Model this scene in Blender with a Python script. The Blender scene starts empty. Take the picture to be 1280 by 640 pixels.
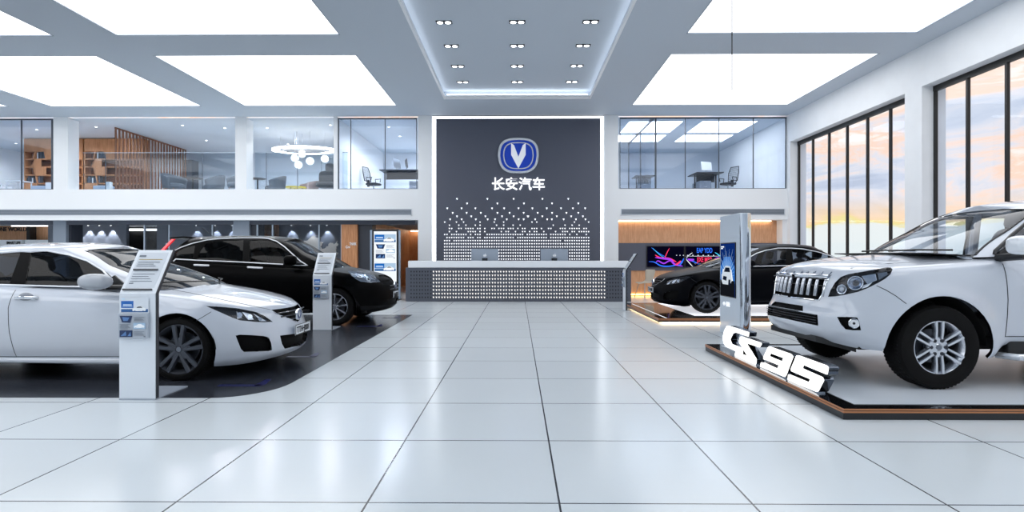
import bpy, bmesh, math, random
import numpy as np
from mathutils import Vector, Matrix
C = bpy.context.scene.collection
PI = math.pi
random.seed(7)

# ------------------------------------------------------------------ camera model of the photograph
F = 710.0; H = 1.285; TH = math.atan(6.5 / F)
CR = Vector((math.cos(TH), math.sin(TH), 0)); CF = Vector((-math.sin(TH), math.cos(TH), 0)); CAM = Vector((0, 0, H))
def ray(px, py):
    return CR * ((px - 640) / F) + Vector((0, 0, 1)) * ((320 - py) / F) + CF
def onY(px, py, Y):
    d = ray(px, py); return CAM + d * (Y / d.y)
def onX(px, py, X):
    d = ray(px, py); return CAM + d * (X / d.x)
def onZ(px, py, Z):
    d = ray(px, py); return CAM + d * ((Z - H) / d.z)
def proj(p):
    v = Vector(p) - CAM; dp = v.dot(CF)
    return 640 + F * v.dot(CR) / dp, 320 - F * v.z / dp

# ------------------------------------------------------------------ materials
MATS = {}
def lin(c):
    if isinstance(c, str):
        c = [int(c[i:i + 2], 16) / 255 for i in (0, 2, 4)]
    return tuple((x / 12.92 if x <= .04045 else ((x + .055) / 1.055) ** 2.4) for x in c[:3])
def mat(name, col='808080', rough=.5, metal=0.0, coat=0.0, emit=None, estr=0.0, spec=.5, bump=0.0, bscale=40, mottle=0.0, mscale=3.0, coatr=.03):
    if name in MATS: return MATS[name]
    m = bpy.data.materials.new(name); m.use_nodes = True
    nt = m.node_tree; b = nt.nodes['Principled BSDF']
    rgb = lin(col)
    b.inputs['Base Color'].default_value = (*rgb, 1)
    b.inputs['Roughness'].default_value = rough
    b.inputs['Metallic'].default_value = metal
    b.inputs['Coat Weight'].default_value = coat
    b.inputs['Coat Roughness'].default_value = coatr
    b.inputs['Specular IOR Level'].default_value = spec
    if emit is not None:
        b.inputs['Emission Color'].default_value = (*lin(emit), 1)
        b.inputs['Emission Strength'].default_value = estr
    if mottle > 0:
        tc = nt.nodes.new('ShaderNodeTexCoord'); nz = nt.nodes.new('ShaderNodeTexNoise'); nz.inputs['Scale'].default_value = mscale
        nz.inputs['Detail'].default_value = 4
        rp = nt.nodes.new('ShaderNodeValToRGB')
        rp.color_ramp.elements[0].position = .3; rp.color_ramp.elements[1].position = .7
        rp.color_ramp.elements[0].color = (*[x * (1 - mottle) for x in rgb], 1)
        rp.color_ramp.elements[1].color = (*[min(1, x * (1 + mottle)) for x in rgb], 1)
        nt.links.new(tc.outputs['Object'], nz.inputs['Vector']); nt.links.new(nz.outputs['Fac'], rp.inputs['Fac'])
        nt.links.new(rp.outputs['Color'], b.inputs['Base Color'])
    if bump > 0:
        tc = nt.nodes.new('ShaderNodeTexCoord'); nz = nt.nodes.new('ShaderNodeTexNoise'); nz.inputs['Scale'].default_value = bscale
        bp = nt.nodes.new('ShaderNodeBump'); bp.inputs['Strength'].default_value = bump
        bp.inputs['Distance'].default_value = .01
        nt.links.new(tc.outputs['Object'], nz.inputs['Vector']); nt.links.new(nz.outputs['Fac'], bp.inputs['Height'])
        nt.links.new(bp.outputs['Normal'], b.inputs['Normal'])
    MATS[name] = m; return m
def wood(name, c1, c2, scale=(1, 1, 8), rough=.45):
    if name in MATS: return MATS[name]
    m = mat(name, c1, rough); nt = m.node_tree; b = nt.nodes['Principled BSDF']
    tc = nt.nodes.new('ShaderNodeTexCoord'); mp = nt.nodes.new('ShaderNodeMapping')
    mp.inputs['Scale'].default_value = scale
    nz = nt.nodes.new('ShaderNodeTexNoise'); nz.inputs['Scale'].default_value = 3; nz.inputs['Detail'].default_value = 8
    nz.inputs['Roughness'].default_value = .65
    rp = nt.nodes.new('ShaderNodeValToRGB'); rp.color_ramp.elements[0].position = .35; rp.color_ramp.elements[1].position = .65
    rp.color_ramp.elements[0].color = (*lin(c2), 1); rp.color_ramp.elements[1].color = (*lin(c1), 1)
    nt.links.new(tc.outputs['Object'], mp.inputs['Vector']); nt.links.new(mp.outputs['Vector'], nz.inputs['Vector'])
    nt.links.new(nz.outputs['Fac'], rp.inputs['Fac']); nt.links.new(rp.outputs['Color'], b.inputs['Base Color'])
    return m
def glass(name, tint='ffffff', refl=1.0, rough=.0, haze=0.0):
    """thin pane: transparent body with a Fresnel reflection, and if asked a thin diffuse film"""
    if name in MATS: return MATS[name]
    m = bpy.data.materials.new(name); m.use_nodes = True; nt = m.node_tree
    for n in list(nt.nodes): nt.nodes.remove(n)
    out = nt.nodes.new('ShaderNodeOutputMaterial'); tr = nt.nodes.new('ShaderNodeBsdfTransparent')
    tr.inputs['Color'].default_value = (*lin(tint), 1)
    gl = nt.nodes.new('ShaderNodeBsdfGlossy'); gl.inputs['Roughness'].default_value = rough
    fr = nt.nodes.new('ShaderNodeFresnel'); ge = nt.nodes.new('ShaderNodeNewGeometry')
    ior = nt.nodes.new('ShaderNodeMapRange'); ior.inputs[3].default_value = 1.5; ior.inputs[4].default_value = 1 / 1.5   # same outer reflection on both faces of a thin pane
    nt.links.new(ge.outputs['Backfacing'], ior.inputs[0]); nt.links.new(ior.outputs[0], fr.inputs['IOR'])
    mu = nt.nodes.new('ShaderNodeMath'); mu.operation = 'MULTIPLY'; mu.inputs[1].default_value = refl
    mx = nt.nodes.new('ShaderNodeMixShader')
    nt.links.new(fr.outputs[0], mu.inputs[0]); nt.links.new(mu.outputs[0], mx.inputs[0])
    base = tr.outputs[0]
    if haze > 0:
        df = nt.nodes.new('ShaderNodeBsdfDiffuse'); df.inputs['Color'].default_value = (*lin('dfe6ee'), 1)
        m2 = nt.nodes.new('ShaderNodeMixShader'); m2.inputs[0].default_value = haze
        nt.links.new(tr.outputs[0], m2.inputs[1]); nt.links.new(df.outputs[0], m2.inputs[2]); base = m2.outputs[0]
    nt.links.new(base, mx.inputs[1]); nt.links.new(gl.outputs[0], mx.inputs[2])
    nt.links.new(mx.outputs[0], out.inputs['Surface'])
    MATS[name] = m; return m
def emitter(name, col, s):
    if name in MATS: return MATS[name]
    m = bpy.data.materials.new(name); m.use_nodes = True; nt = m.node_tree
    for n in list(nt.nodes): nt.nodes.remove(n)
    out = nt.nodes.new('ShaderNodeOutputMaterial'); e = nt.nodes.new('ShaderNodeEmission')
    e.inputs['Color'].default_value = (*lin(col), 1); e.inputs['Strength'].default_value = s
    nt.links.new(e.outputs[0], out.inputs['Surface']); MATS[name] = m; return m

# ------------------------------------------------------------------ mesh builder
class MB:
    def __init__(s): s.v = []; s.f = []; s.T = None
    def add(s, vs, fs):
        o = len(s.v)
        s.v += [tuple(s.T @ Vector(p)) if s.T is not None else tuple(p) for p in vs]
        s.f += [tuple(i + o for i in f) for f in fs]; return s
    def box(s, x0, y0, z0, x1, y1, z1, rot=None, about=None):
        x0, x1 = sorted((x0, x1)); y0, y1 = sorted((y0, y1)); z0, z1 = sorted((z0, z1))
        vs = [(x0, y0, z0), (x1, y0, z0), (x1, y1, z0), (x0, y1, z0), (x0, y0, z1), (x1, y0, z1), (x1, y1, z1), (x0, y1, z1)]
        if rot is not None:
            c = Vector(about) if about is not None else Vector(((x0 + x1) / 2, (y0 + y1) / 2, (z0 + z1) / 2))
            vs = [tuple(rot @ (Vector(p) - c) + c) for p in vs]
        return s.add(vs, [(0, 3, 2, 1), (4, 5, 6, 7), (0, 1, 5, 4), (1, 2, 6, 5), (2, 3, 7, 6), (3, 0, 4, 7)])
    def prism(s, poly, ext, flip=False):
        """poly: list of 3-D points in a plane, ext: extrusion vector"""
        n = len(poly); e = Vector(ext); a = [Vector(p) for p in poly]
        nrm = Vector((0, 0, 0))
        for i in range(n): nrm += a[i].cross(a[(i + 1) % n])
        if nrm.dot(e) > 0: a.reverse()
        b = [p + e for p in a]
        fs = [tuple(range(n)), tuple(reversed(range(n, 2 * n)))] + [(i, i + n, (i + 1) % n + n, (i + 1) % n)[::-1][::-1] for i in range(n)]
        fs = [tuple(range(n)), tuple(reversed(range(n, 2 * n)))] + [((i + 1) % n, i, i + n, (i + 1) % n + n) for i in range(n)]
        return s.add(a + b, fs)
    def cyl(s, p0, p1, r0, r1=None, n=16, caps=True):
        r1 = r0 if r1 is None else r1
        p0 = Vector(p0); p1 = Vector(p1); d = (p1 - p0).normalized()
        u = d.orthogonal().normalized(); w = d.cross(u)
        vs = []
        for p, r in ((p0, r0), (p1, r1)):
            for i in range(n):
                a = 2 * PI * i / n; vs.append(p + (u * math.cos(a) + w * math.sin(a)) * r)
        fs = [(i, (i + 1) % n, (i + 1) % n + n, i + n) for i in range(n)]
        if caps: fs += [tuple(reversed(range(n))), tuple(range(n, 2 * n))]
        return s.add(vs, fs)
    def tube(s, pts, r, n=8, closed=False):
        pts = [Vector(p) for p in pts]; m = len(pts); vs = []; fs = []
        prev = None
        for k in range(m):
            a = pts[(k - 1) % m] if (closed or k > 0) else pts[k]; b = pts[(k + 1) % m] if (closed or k < m - 1) else pts[k]
            d = (b - a).normalized()
            if prev is None: u = d.orthogonal().normalized()
            else:
                u = prev - d * prev.dot(d)
                u = u.normalized() if u.length > 1e-6 else d.orthogonal().normalized()
            prev = u; w = d.cross(u); rr = r[k] if isinstance(r, (list, tuple)) else r
            for i in range(n):
                t = 2 * PI * i / n; vs.append(pts[k] + (u * math.cos(t) + w * math.sin(t)) * rr)
        for k in range(m if closed else m - 1):
            k2 = (k + 1) % m
            for i in range(n): fs.append((k * n + i, k * n + (i + 1) % n, k2 * n + (i + 1) % n, k2 * n + i))
        if not closed: fs += [tuple(reversed(range(n))), tuple(range((m - 1) * n, m * n))]
        return s.add(vs, fs)
    def lathe(s, prof, n=32, axis='Z', origin=(0, 0, 0), closed=False):
        """prof: (radius, height) list"""
        vs = []; fs = []; m = len(prof); o = Vector(origin)
        for r, h in prof:
            for i in range(n):
                a = 2 * PI * i / n; c, q = r * math.cos(a), r * math.sin(a)
                p = {'Z': (c, q, h), 'Y': (q, h, c), 'X': (h, c, q)}[axis]; vs.append(o + Vector(p))
        for k in range(m if closed else m - 1):
            k2 = (k + 1) % m
            for i in range(n): fs.append((k * n + i, k * n + (i + 1) % n, k2 * n + (i + 1) % n, k2 * n + i))
        return s.add(vs, fs)
    def sphere(s, c, r, n=16, sx=1, sy=1, sz=1):
        vs = []; fs = []; m = n // 2
        for j in range(m + 1):
            t = PI * j / m
            for i in range(n):
                a = 2 * PI * i / n
                vs.append((c[0] + sx * r * math.sin(t) * math.cos(a), c[1] + sy * r * math.sin(t) * math.sin(a), c[2] - sz * r * math.cos(t)))
        for j in range(m):
            for i in range(n): fs.append((j * n + i, j * n + (i + 1) % n, (j + 1) * n + (i + 1) % n, (j + 1) * n + i))
        return s.add(vs, fs)
    def build(s, name, m=None, parent=None, smooth=False, bevel=0.0, seg=2, clean=False, solid=0.0):
        me = bpy.data.meshes.new(name); me.from_pydata([tuple(p) for p in s.v], [], s.f)
        if smooth or clean:
            bm = bmesh.new(); bm.from_mesh(me); bmesh.ops.remove_doubles(bm, verts=bm.verts, dist=1e-5)
            bmesh.ops.dissolve_degenerate(bm, edges=bm.edges, dist=1e-5)
            bmesh.ops.recalc_face_normals(bm, faces=bm.faces); bm.to_mesh(me); bm.free()
        me.update(); o = bpy.data.objects.new(name, me); C.objects.link(o)
        if m is not None: me.materials.append(m)
        if parent is not None: o.parent = parent
        if smooth:
            me.polygons.foreach_set('use_smooth', [True] * len(me.polygons)); me.set_sharp_from_angle(angle=math.radians(35))
        if solid: md = o.modifiers.new('s', 'SOLIDIFY'); md.thickness = solid; md.offset = 0
        if bevel > 0:
            md = o.modifiers.new('b', 'BEVEL'); md.width = bevel; md.segments = seg; md.limit_method = 'ANGLE'; md.harden_normals = False
        return o
def tag(o, label=None, cat=None, group=None, kind=None):
    if label: o['label'] = label
    if cat: o['category'] = cat
    if group: o['group'] = group
    if kind: o['kind'] = kind
    return o
def empty(name, loc=(0, 0, 0), rz=0.0):
    o = bpy.data.objects.new(name, None); C.objects.link(o); o.location = loc; o.rotation_euler = (0, 0, rz); return o
def thing(name, label, cat, loc=(0, 0, 0), rz=0.0, group=None):
    return tag(empty(name, loc, rz), label, cat, group)
def struct(name, mb, m, **k):
    o = mb.build(name, m, **k); o['kind'] = 'structure'; return o
def copy_tree(o, loc=None, rz=None, label=None, parent=None):
    kids = [c for c in bpy.data.objects if c.parent == o]
    c = o.copy(); C.objects.link(c)
    if parent is not None: c.parent = parent
    if loc is not None: c.location = loc
    if rz is not None: c.rotation_euler = (0, 0, rz)
    if label: c['label'] = label
    for k in kids: copy_tree(k, parent=c)
    return c
def text_mesh(name, body, size, m, parent=None, M=None, extrude=.0, offset=0.0, align='LEFT', width=None, shear=0.0):
    """lettering turned into a mesh; M places its own x,y,z (text runs along x, y is up)"""
    cu = bpy.data.curves.new(name, 'FONT'); cu.body = body; cu.size = size; cu.extrude = extrude; cu.offset = offset
    cu.align_x = align; cu.shear = shear
    t = bpy.data.objects.new(name, cu); C.objects.link(t); bpy.context.view_layer.update()
    me = bpy.data.meshes.new_from_object(t.evaluated_get(bpy.context.evaluated_depsgraph_get())); bpy.data.objects.remove(t); bpy.data.curves.remove(cu)
    me.name = name
    if width is not None and len(me.vertices):
        xs = [v.co.x for v in me.vertices]; k = width / max(1e-6, max(xs) - min(xs)); me.transform(Matrix.Diagonal((k, 1, 1, 1)))
    if M is not None: me.transform(M)
    me.materials.clear(); me.materials.append(m)
    o = bpy.data.objects.new(name, me); C.objects.link(o)
    if parent is not None: o.parent = parent
    return o
def rect_holes(x0, x1, y0, y1, holes, z, up=False):
    xs = sorted({x0, x1, *[h[0] for h in holes], *[h[1] for h in holes]}); ys = sorted({y0, y1, *[h[2] for h in holes], *[h[3] for h in holes]})
    mb = MB()
    for a, b in zip(xs, xs[1:]):
        for c, d in zip(ys, ys[1:]):
            mx, my = (a + b) / 2, (c + d) / 2
            if any(h[0] < mx < h[1] and h[2] < my < h[3] for h in holes): continue
            q = [(a, c, z), (a, d, z), (b, d, z), (b, c, z)]
            mb.add(q if not up else q[::-1], [(0, 1, 2, 3)])
    return mb
# ================================================================== THE ROOM
ZC = 5.72; YW = 18.0; XR = 8.53; ZF = 3.41; ZB = 2.43
XL = -21.0
m_white = mat('white_plaster', 'e9ecef', .6, mottle=.02)
m_fascia = mat('white_fascia_paint', 'eff1f3', .35)
m_ceil = mat('ceiling_paint', 'c2cbd5', .75)
m_dark = mat('charcoal_panel', '565a68', .45, bump=.1, bscale=60)
m_black = mat('black_satin', '0c0d10', .35)
m_frameb = mat('black_window_frame', '0b0c0f', .4)
m_steel = mat('brushed_steel', 'b8bfc8', .28, metal=1)
m_chrome = mat('chrome', 'e6e9ee', .08, metal=1)
m_whiteg = mat('white_gloss', 'f0f3f7', .25, coat=.5)
m_glass = glass('clear_glass', 'f6faff', .6)
m_glassr = glass('railing_glass', 'eaf1f6', .6, haze=.02)
m_glassw = glass('window_glass', 'f8fbff', .35)
m_wood = wood('warm_oak', 'c98f63', 'a86f45', (6, 6, .6))
m_woodh = wood('warm_oak_wall', 'dfac86', 'c8936a', (14, 1, 1.2))
m_woodd = wood('walnut_slat', '8a5a3e', '6b4029', (8, 8, .5))
m_led = emitter('led_strip', 'f4f8ff', 4.0)
m_ledw = emitter('warm_led_strip', 'ffd9a8', 9.0)
m_panel = emitter('light_panel_diffuser', 'fafcff', 2.35)
m_lamp = emitter('downlight_lamp', 'ffffff', 6.0)

# floor tiles: polished stone, 1 m grid of dark joints
def tile_mat(name, base, joint, rough, ox, oy, var=.03, w=.0055, coat=0.0, metal=0.0, bump=0.0):
    m = mat(name, base, rough, coat=coat, metal=metal, coatr=.12); nt = m.node_tree; b = nt.nodes['Principled BSDF']
    g = nt.nodes.new('ShaderNodeNewGeometry'); sp = nt.nodes.new('ShaderNodeSeparateXYZ'); nt.links.new(g.outputs['Position'], sp.inputs[0])
    def mth(op, a, b2=None):
        n = nt.nodes.new('ShaderNodeMath'); n.operation = op
        for i, q in enumerate((a, b2)):
            if q is None: continue
            if isinstance(q, (int, float)): n.inputs[i].default_value = q
            else: nt.links.new(q, n.inputs[i])
        return n.outputs[0]
    ds = []
    ids = []
    for ax, off in (('X', ox), ('Y', oy)):
        q = mth('SUBTRACT', sp.outputs[ax], off); fr = mth('FLOORED_MODULO', q, 1.0)
        ds.append(mth('MINIMUM', fr, mth('SUBTRACT', 1.0, fr))); ids.append(mth('FLOOR', q))
    d = mth('MINIMUM', ds[0], ds[1]); line = mth('LESS_THAN', d, w)
    cx = nt.nodes.new('ShaderNodeCombineXYZ'); nt.links.new(ids[0], cx.inputs[0]); nt.links.new(ids[1], cx.inputs[1])
    wn = nt.nodes.new('ShaderNodeTexWhiteNoise'); nt.links.new(cx.outputs[0], wn.inputs['Vector'])
    nz = nt.nodes.new('ShaderNodeTexNoise'); nz.inputs['Scale'].default_value = 1.6; nz.inputs['Detail'].default_value = 6
    nt.links.new(g.outputs['Position'], nz.inputs['Vector'])
    sm = mth('ADD', mth('MULTIPLY', wn.outputs['Value'], .5), mth('MULTIPLY', nz.outputs['Fac'], .5))
    rp = nt.nodes.new('ShaderNodeValToRGB'); c = lin(base)
    rp.color_ramp.elements[0].position = .2; rp.color_ramp.elements[1].position = .8
    rp.color_ramp.elements[0].color = (*[x * (1 - var) for x in c], 1); rp.color_ramp.elements[1].color = (*[min(1, x * (1 + var)) for x in c], 1)
    nt.links.new(sm, rp.inputs[0])
    mx = nt.nodes.new('ShaderNodeMix'); mx.data_type = 'RGBA'; nt.links.new(line, mx.inputs[0])
    nt.links.new(rp.outputs[0], mx.inputs[6]); mx.inputs[7].default_value = (*lin(joint), 1)
    nt.links.new(mx.outputs[2], b.inputs['Base Color'])
    return m
m_floor = tile_mat('polished_floor_tile', 'd9e0e4', '20242c', .2, .219, 2.953, coat=.0)
m_floord = tile_mat('dark_floor_tile', '33363e', '0c0d10', .22, .219, 2.953, var=.15)
struct('floor', MB().box(XL, -8, -.1, 10.2, 27, 0), m_floor)
# dark display zone laid into the floor at the left: rounded near corner
zone = [onZ(0, 497, 0)]
yf = zone[0].y; xe = -2.28
pts = [(-20.9, yf), (xe - .52, yf)]
for i in range(9):
    a = -PI / 2 + (PI / 2) * i / 8; pts.append((xe - .52 + .52 * math.cos(a), yf + .62 + .62 * math.sin(a)))
pts += [(xe, 12.35), (-20.9, 12.35)]
struct('floor_display_zone', MB().prism([(x, y, .001) for x, y in pts], (0, 0, .003)), m_floord)

# ceiling with recessed light panels and a raised tray
PX = [(3.37, 7.95), (-8.07, -3.55), (-13.85, -9.33), (-19.6, -15.1)]
PY = [(12.5, 16.76), (7.1, 11.37), (1.7, 5.97), (-3.7, .57)]  # last two rows lie out of view, added to light the hall
TR = (-2.07, 2.07, 1.0, 16.05)
dl = [(x, y) for y in (11.24, 12.51, 13.84, 15.1) for x in (-1.45, .0, 1.45)]
TRH = .2
holes = [(a, b, c, d) for a, b in PX for c, d in PY] + [TR]
mb = rect_holes(XL, XR + .6, -6, YW + .02, holes, ZC)
for a, b, c, d in holes:
    h = .035 if (a, b, c, d) != TR else TRH
    for (x0, y0), (x1, y1) in (((a, c), (b, c)), ((b, c), (b, d)), ((b, d), (a, d)), ((a, d), (a, c))):
        mb.add([(x0, y0, ZC), (x1, y1, ZC), (x1, y1, ZC + h), (x0, y0, ZC + h)], [(0, 1, 2, 3)])
mb.box(XL, -6, ZC + .3, XR + .6, YW, ZC + .4)
struct('ceiling', mb, m_ceil)
# tray: dropped lip, LED cove behind it, upper ceiling with holes where the downlights sit
a, b, c, d = TR
up = MB().box(a - .25, c - .25, ZC + TRH, b + .25, d + .25, ZC + TRH + .03)
struct('ceiling_tray', up, m_ceil)
lip = MB()
for (x0, x1, y0, y1) in ((a - .0, a + .05, c, d), (b - .05, b, c, d), (a, b, d - .05, d), (a, b, c, c + .05)):
    lip.box(x0, y0, ZC - .008, x1, y1, ZC + .07)
lip.box(a + .05, d - .2, ZC + .02, b - .05, d - .05, ZC + .06)
struct('trim_1', lip, m_fascia)
cv = thing('cove_light', 'thin white LED cove line glowing around the raised ceiling tray', 'cove light', (0, 0, 0))
for (x0, x1, y0, y1) in ((a + .005, a + .03, c + .1, d - .1), (b - .03, b - .005, c + .1, d - .1), (a + .1, b - .1, d - .17, d - .08)):
    MB().box(x0, y0, ZC + .075, x1, y1, ZC + .095).build('led_strip', emitter('cove_led', 'f0f6ff', 3.6), cv)
rowname = ['far', 'near']; 
def panel_label(i, j):
    col = ['right of the tray', 'first left of the tray', 'second left of the tray', 'third left of the tray'][i]
    row = ['row by the balcony', 'second row from the balcony', 'unseen third row added for light', 'unseen fourth row added for light'][j]
    return 'square glowing ceiling panel, %s, %s' % (row, col)
for i, (a, b) in enumerate(PX):
    for j, (c, d) in enumerate(PY):
        t = thing('ceiling_light', panel_label(i, j)[:200], 'ceiling light', ((a + b) / 2, (c + d) / 2, ZC), 0, 'square light panels in the ceiling')
        hx, hy = (b - a) / 2, (d - c) / 2
        MB().box(-hx + .02, -hy + .02, .02, hx - .02, hy - .02, .03).build('diffuser', m_panel, t)
        fr = MB()
        for (x0, x1, y0, y1) in ((-hx, hx, -hy, -hy + .02), (-hx, hx, hy - .02, hy), (-hx, -hx + .02, -hy, hy), (hx - .02, hx, -hy, hy)): fr.box(x0, y0, -.002, x1, y1, .03)
        fr.build('frame', mat('panel_frame_grey', '8f9aa8', .5), t)
# double downlights in the tray
t0 = None
rn = ['row farthest from the reception wall', 'second row from the front', 'third row from the front', 'row nearest the reception wall']
cn = ['left column', 'middle column', 'right column']
for k, (x, y) in enumerate(dl):
    lab = 'black twin ceiling downlight in the tray, %s, %s' % (cn[k % 3], rn[k // 3])
    if t0 is None:
        t0 = thing('twin_downlight', lab, 'downlight', (x, y, ZC + TRH), 0, 'twin downlights in the ceiling tray')
        fr = MB()
        fr.box(-.16, -.075, -.012, .16, .075, 0.0)
        fr.build('housing', mat('downlight_trim', '15171c', .5), t0, bevel=.003)
        for sx in (-.078, .078):
            MB().lathe([(.058, -.014), (.07, -.02), (.07, -.012)], 20, origin=(sx, 0, 0)).build('ring', m_steel, t0, smooth=True)
            MB().cyl((sx, 0, -.017), (sx, 0, -.012), .056, n=20).build('lamp', m_lamp, t0)
    else: copy_tree(t0, (x, y, ZC + TRH), 0, lab)

# cable hanging from the ceiling on the right
x_, y_ = onY(915, 20, 8.5).x, 8.5
tag(MB().cyl((x_, y_, onY(915, 113, 8.5).z), (x_, y_, ZC), .008, n=8).build('hanging_cable', m_black), 'thin dark cable hanging from the ceiling in front of the right light panels', 'cable')

# ------------------------------------------------------------------ right wall with two glazed bays (third unseen beside the camera, added for light)
WT = .25; XG = XR + WT; ZT = 4.86
mb = MB()
bays = [(12.58, 17.84), (6.72, 12.05), (.9, 6.2)]
mb.box(XR, -8, ZT, XR + .5, YW + .6, ZC + .4)           # header
ys = [-8, .9, 6.2, 6.72, 12.05, 12.58, 17.84, YW + .6]
for a, b in ((-8, .9), (6.2, 6.72), (12.05, 12.58), (17.84, YW + 9.1)): mb.box(XR, a, 0, XR + .5, b, ZT if b < 18 else ZT)
mb.box(XR, YW + .6, ZT, XR + .5, YW + 9.1, ZC + .4)
struct('wall_right', mb, m_white)
for n, (a, b) in enumerate(bays):
    w = empty('window_%d' % (n + 1)); w['kind'] = 'structure'
    MB().box(XG - .02, a, ZT - .11, XG + .06, b, ZT + .0).build('frame_head', m_frameb, w)
    MB().box(XG - .02, a, 0, XG + .06, b, .1).build('frame_sill', m_frameb, w)
    nm = 6; st = (b - a) / nm
    for k in range(nm + 1):
        y = a + st * k; y = min(max(y, a + .03), b - .03)
        MB().box(XG - .015, y - .024, .1, XG + .045, y + .024, ZT - .11).build('mullion', m_frameb, w)
    MB().box(XG + .015, a, .1, XG + .025, b, ZT - .11).build('pane', m_glassw, w)
# ground outside, pale
struct('ground_outside', MB().box(XR + .5, -40, -.4, 300, 320, -.12), mat('pale_paving', 'c9ccc9', .8, mottle=.05))

# other enclosing walls (left and behind the camera)
struct('wall_left', MB().box(XL - .2, -8, 0, XL, 27, ZC + .4), m_white)
struct('wall_rear', MB().box(XL, -8.2, 0, XR + .5, -8, ZC + .4), m_white)
struct('ceiling_rear', MB().box(XL, -8, ZC, XR, -6, ZC + .1), m_ceil)

# ------------------------------------------------------------------ reception wall
cx0, cx1 = onY(522.5, 0, YW - .1).x, onY(773, 0, YW - .1).x
dx0, dx1 = onY(545, 0, YW).x, onY(750.5, 0, YW).x
lx0, lx1 = onY(540.5, 0, YW).x, onY(754.5, 0, YW).x
zt = onY(640, 148, YW).z; zt2 = onY(640, 144, YW).z
yb = YW - .1
mb = MB().box(cx0, yb, 0, lx0, YW + 1.2, ZC).box(lx1, yb, 0, cx1, YW + 1.2, ZC).box(lx0, YW + .15, 0, lx1, YW + 1.2, ZC)
mb.box(lx0, yb, zt2 + .01, lx1, YW + .16, ZC)
struct('wall_reception', mb, m_fascia)
struct('wall_reception_panel', MB().box(dx0, YW, 0, dx1, YW + .15, zt), m_dark)
ls = thing('wall_light_strip', 'bright white LED line framing the dark reception wall', 'light strip', (0, 0, 0))
MB().box(lx0 + .01, YW + .03, .9, dx0 - .01, YW + .05, zt2).build('led_strip', m_led, ls)
MB().box(dx1 + .01, YW + .03, .9, lx1 - .01, YW + .05, zt2).build('led_strip', m_led, ls)
MB().box(dx0 - .01, YW + .03, zt + .01, dx1 + .01, YW + .05, zt2).build('led_strip', m_led, ls)

# lit triangle perforations of the wall
rows = {248.8: [200, 443, 653, 883, 1090], 254.5: [280, 523, 735, 960, 1170], 260.6: [122, 236, 347, 480, 577, 692, 803, 918, 1032, 1127, 1225],
        266.3: [165, 277, 390, 523, 620, 733, 845, 960, 1075, 1170], 270.6: [200, 314, 427, 560, 653, 765, 770, 882, 998, 1113, 1207],
        274.4: [145, 237, 350, 445, 504, 598, 693, 733, 825, 921, 958, 1053, 1151, 1227]}
tris = []
def px8(q): return 540 + q / 6.4
for y, xs in rows.items(): tris += [(px8(q), y) for q in xs]
rnd = random.Random(3)
cols = [555.8 + 2.95 * k for k in range(62)]
for y, dens in ((277.8, .27), (281.7, .33), (285.8, .5), (289.7, .5)):
    for k, x in enumerate(cols):
        if rnd.random() < dens and not (tris and tris[-1][1] == y and x - tris[-1][0] < 4 and dens < .4): tris.append((x, y))
for r in range(9):
    for k, x in enumerate(cols):
        if r < 3 and rnd.random() < (.22, .12, .05)[r]: continue
        tris.append((x, 293.3 + r * 3.85))
mb = MB()
for x, y in tris:
    p = onY(x, y, YW); s = .024 if y > 276 else .03
    mb.prism([(p.x - s, YW, p.z + s * .9), (p.x + s, YW, p.z + s * .9), (p.x + s * .1, YW, p.z - s * 1.1)], (0, -.006, 0))
pt = mb.build('triangle_light_pattern', emitter('perforation_glow', 'f4f8ff', 1.5))
pt['kind'] = 'stuff'; tag(pt, 'field of small backlit white triangles fading upward on the dark reception wall', 'wall pattern')

# logo: blue badge with chrome rings and a V
lg = thing('wall_logo', 'large blue oval badge with a silver V on the dark reception wall', 'logo', tuple(onY(648, 195, YW)))
def superell(w, h, n=40, e=3.0, flat=0.0):
    out = []
    for i in range(n):
        a = 2 * PI * i / n; c, s_ = math.cos(a), math.sin(a)
        x = math.copysign(abs(c) ** (2 / e), c) * w; z = math.copysign(abs(s_) ** (2 / e), s_) * h
        if z < 0: x *= 1 - .10 * abs(z) / h
        else: x *= 1 - .03 * abs(z) / h
        out.append((x, z))
    return out
def ring(mb, o_, i_, y0, y1):
    n = len(o_); vs = []
    for (x, z) in o_: vs.append((x, y0, z))
    for (x, z) in i_: vs.append((x, y0, z))
    for (x, z) in o_: vs.append((x, y1, z))
    for (x, z) in i_: vs.append((x, y1, z))
    fs = []
    for i in range(n):
        j = (i + 1) % n
        fs += [(i, j, n + j, n + i), (2 * n + i, 3 * n + i, 3 * n + j, 2 * n + j), (i, 2 * n + i, 2 * n + j, j), (n + i, n + j, 3 * n + j, 3 * n + i)]
    mb.add(vs, fs)
K = YW / F
def badge(parent, s, mb_y=0.0, deep=.08):
    """s metres per photo pixel of the wall logo"""
    MB().prism([(x, 0, z) for x, z in superell(24.5 * s, 21 * s)], (0, -deep * .6, 0)).build('badge_face', mat('badge_blue', '0a3fb8', .45, emit='0b3fc4', estr=.12), parent)
    r1 = MB(); ring(r1, superell(25.5 * s, 22 * s), superell(22.7 * s, 19.4 * s), 0, -deep); r1.build('outer_ring', mat('badge_silver', 'f2f4f8', .2, metal=.6), parent, smooth=True)
    r2 = MB(); ring(r2, superell(19 * s, 16.8 * s), superell(17.7 * s, 15.6 * s), -deep * .5, -deep * .8); r2.build('inner_ring', mat('badge_silver'), parent, smooth=True)
    v = [(-9, 15.2), (-5.5, 13), (0, -1.5), (5.5, 13), (9, 15.2), (9, 1), (0, -16), (-9, 1)]
    MB().prism([(x * s, -deep * .55, z * s) for x, z in v], (0, -deep * .55, 0)).build('letter_v', mat('badge_white', 'e9edf4', .25, metal=.3, emit='ffffff', estr=.25), parent)
badge(lg, K)
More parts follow.
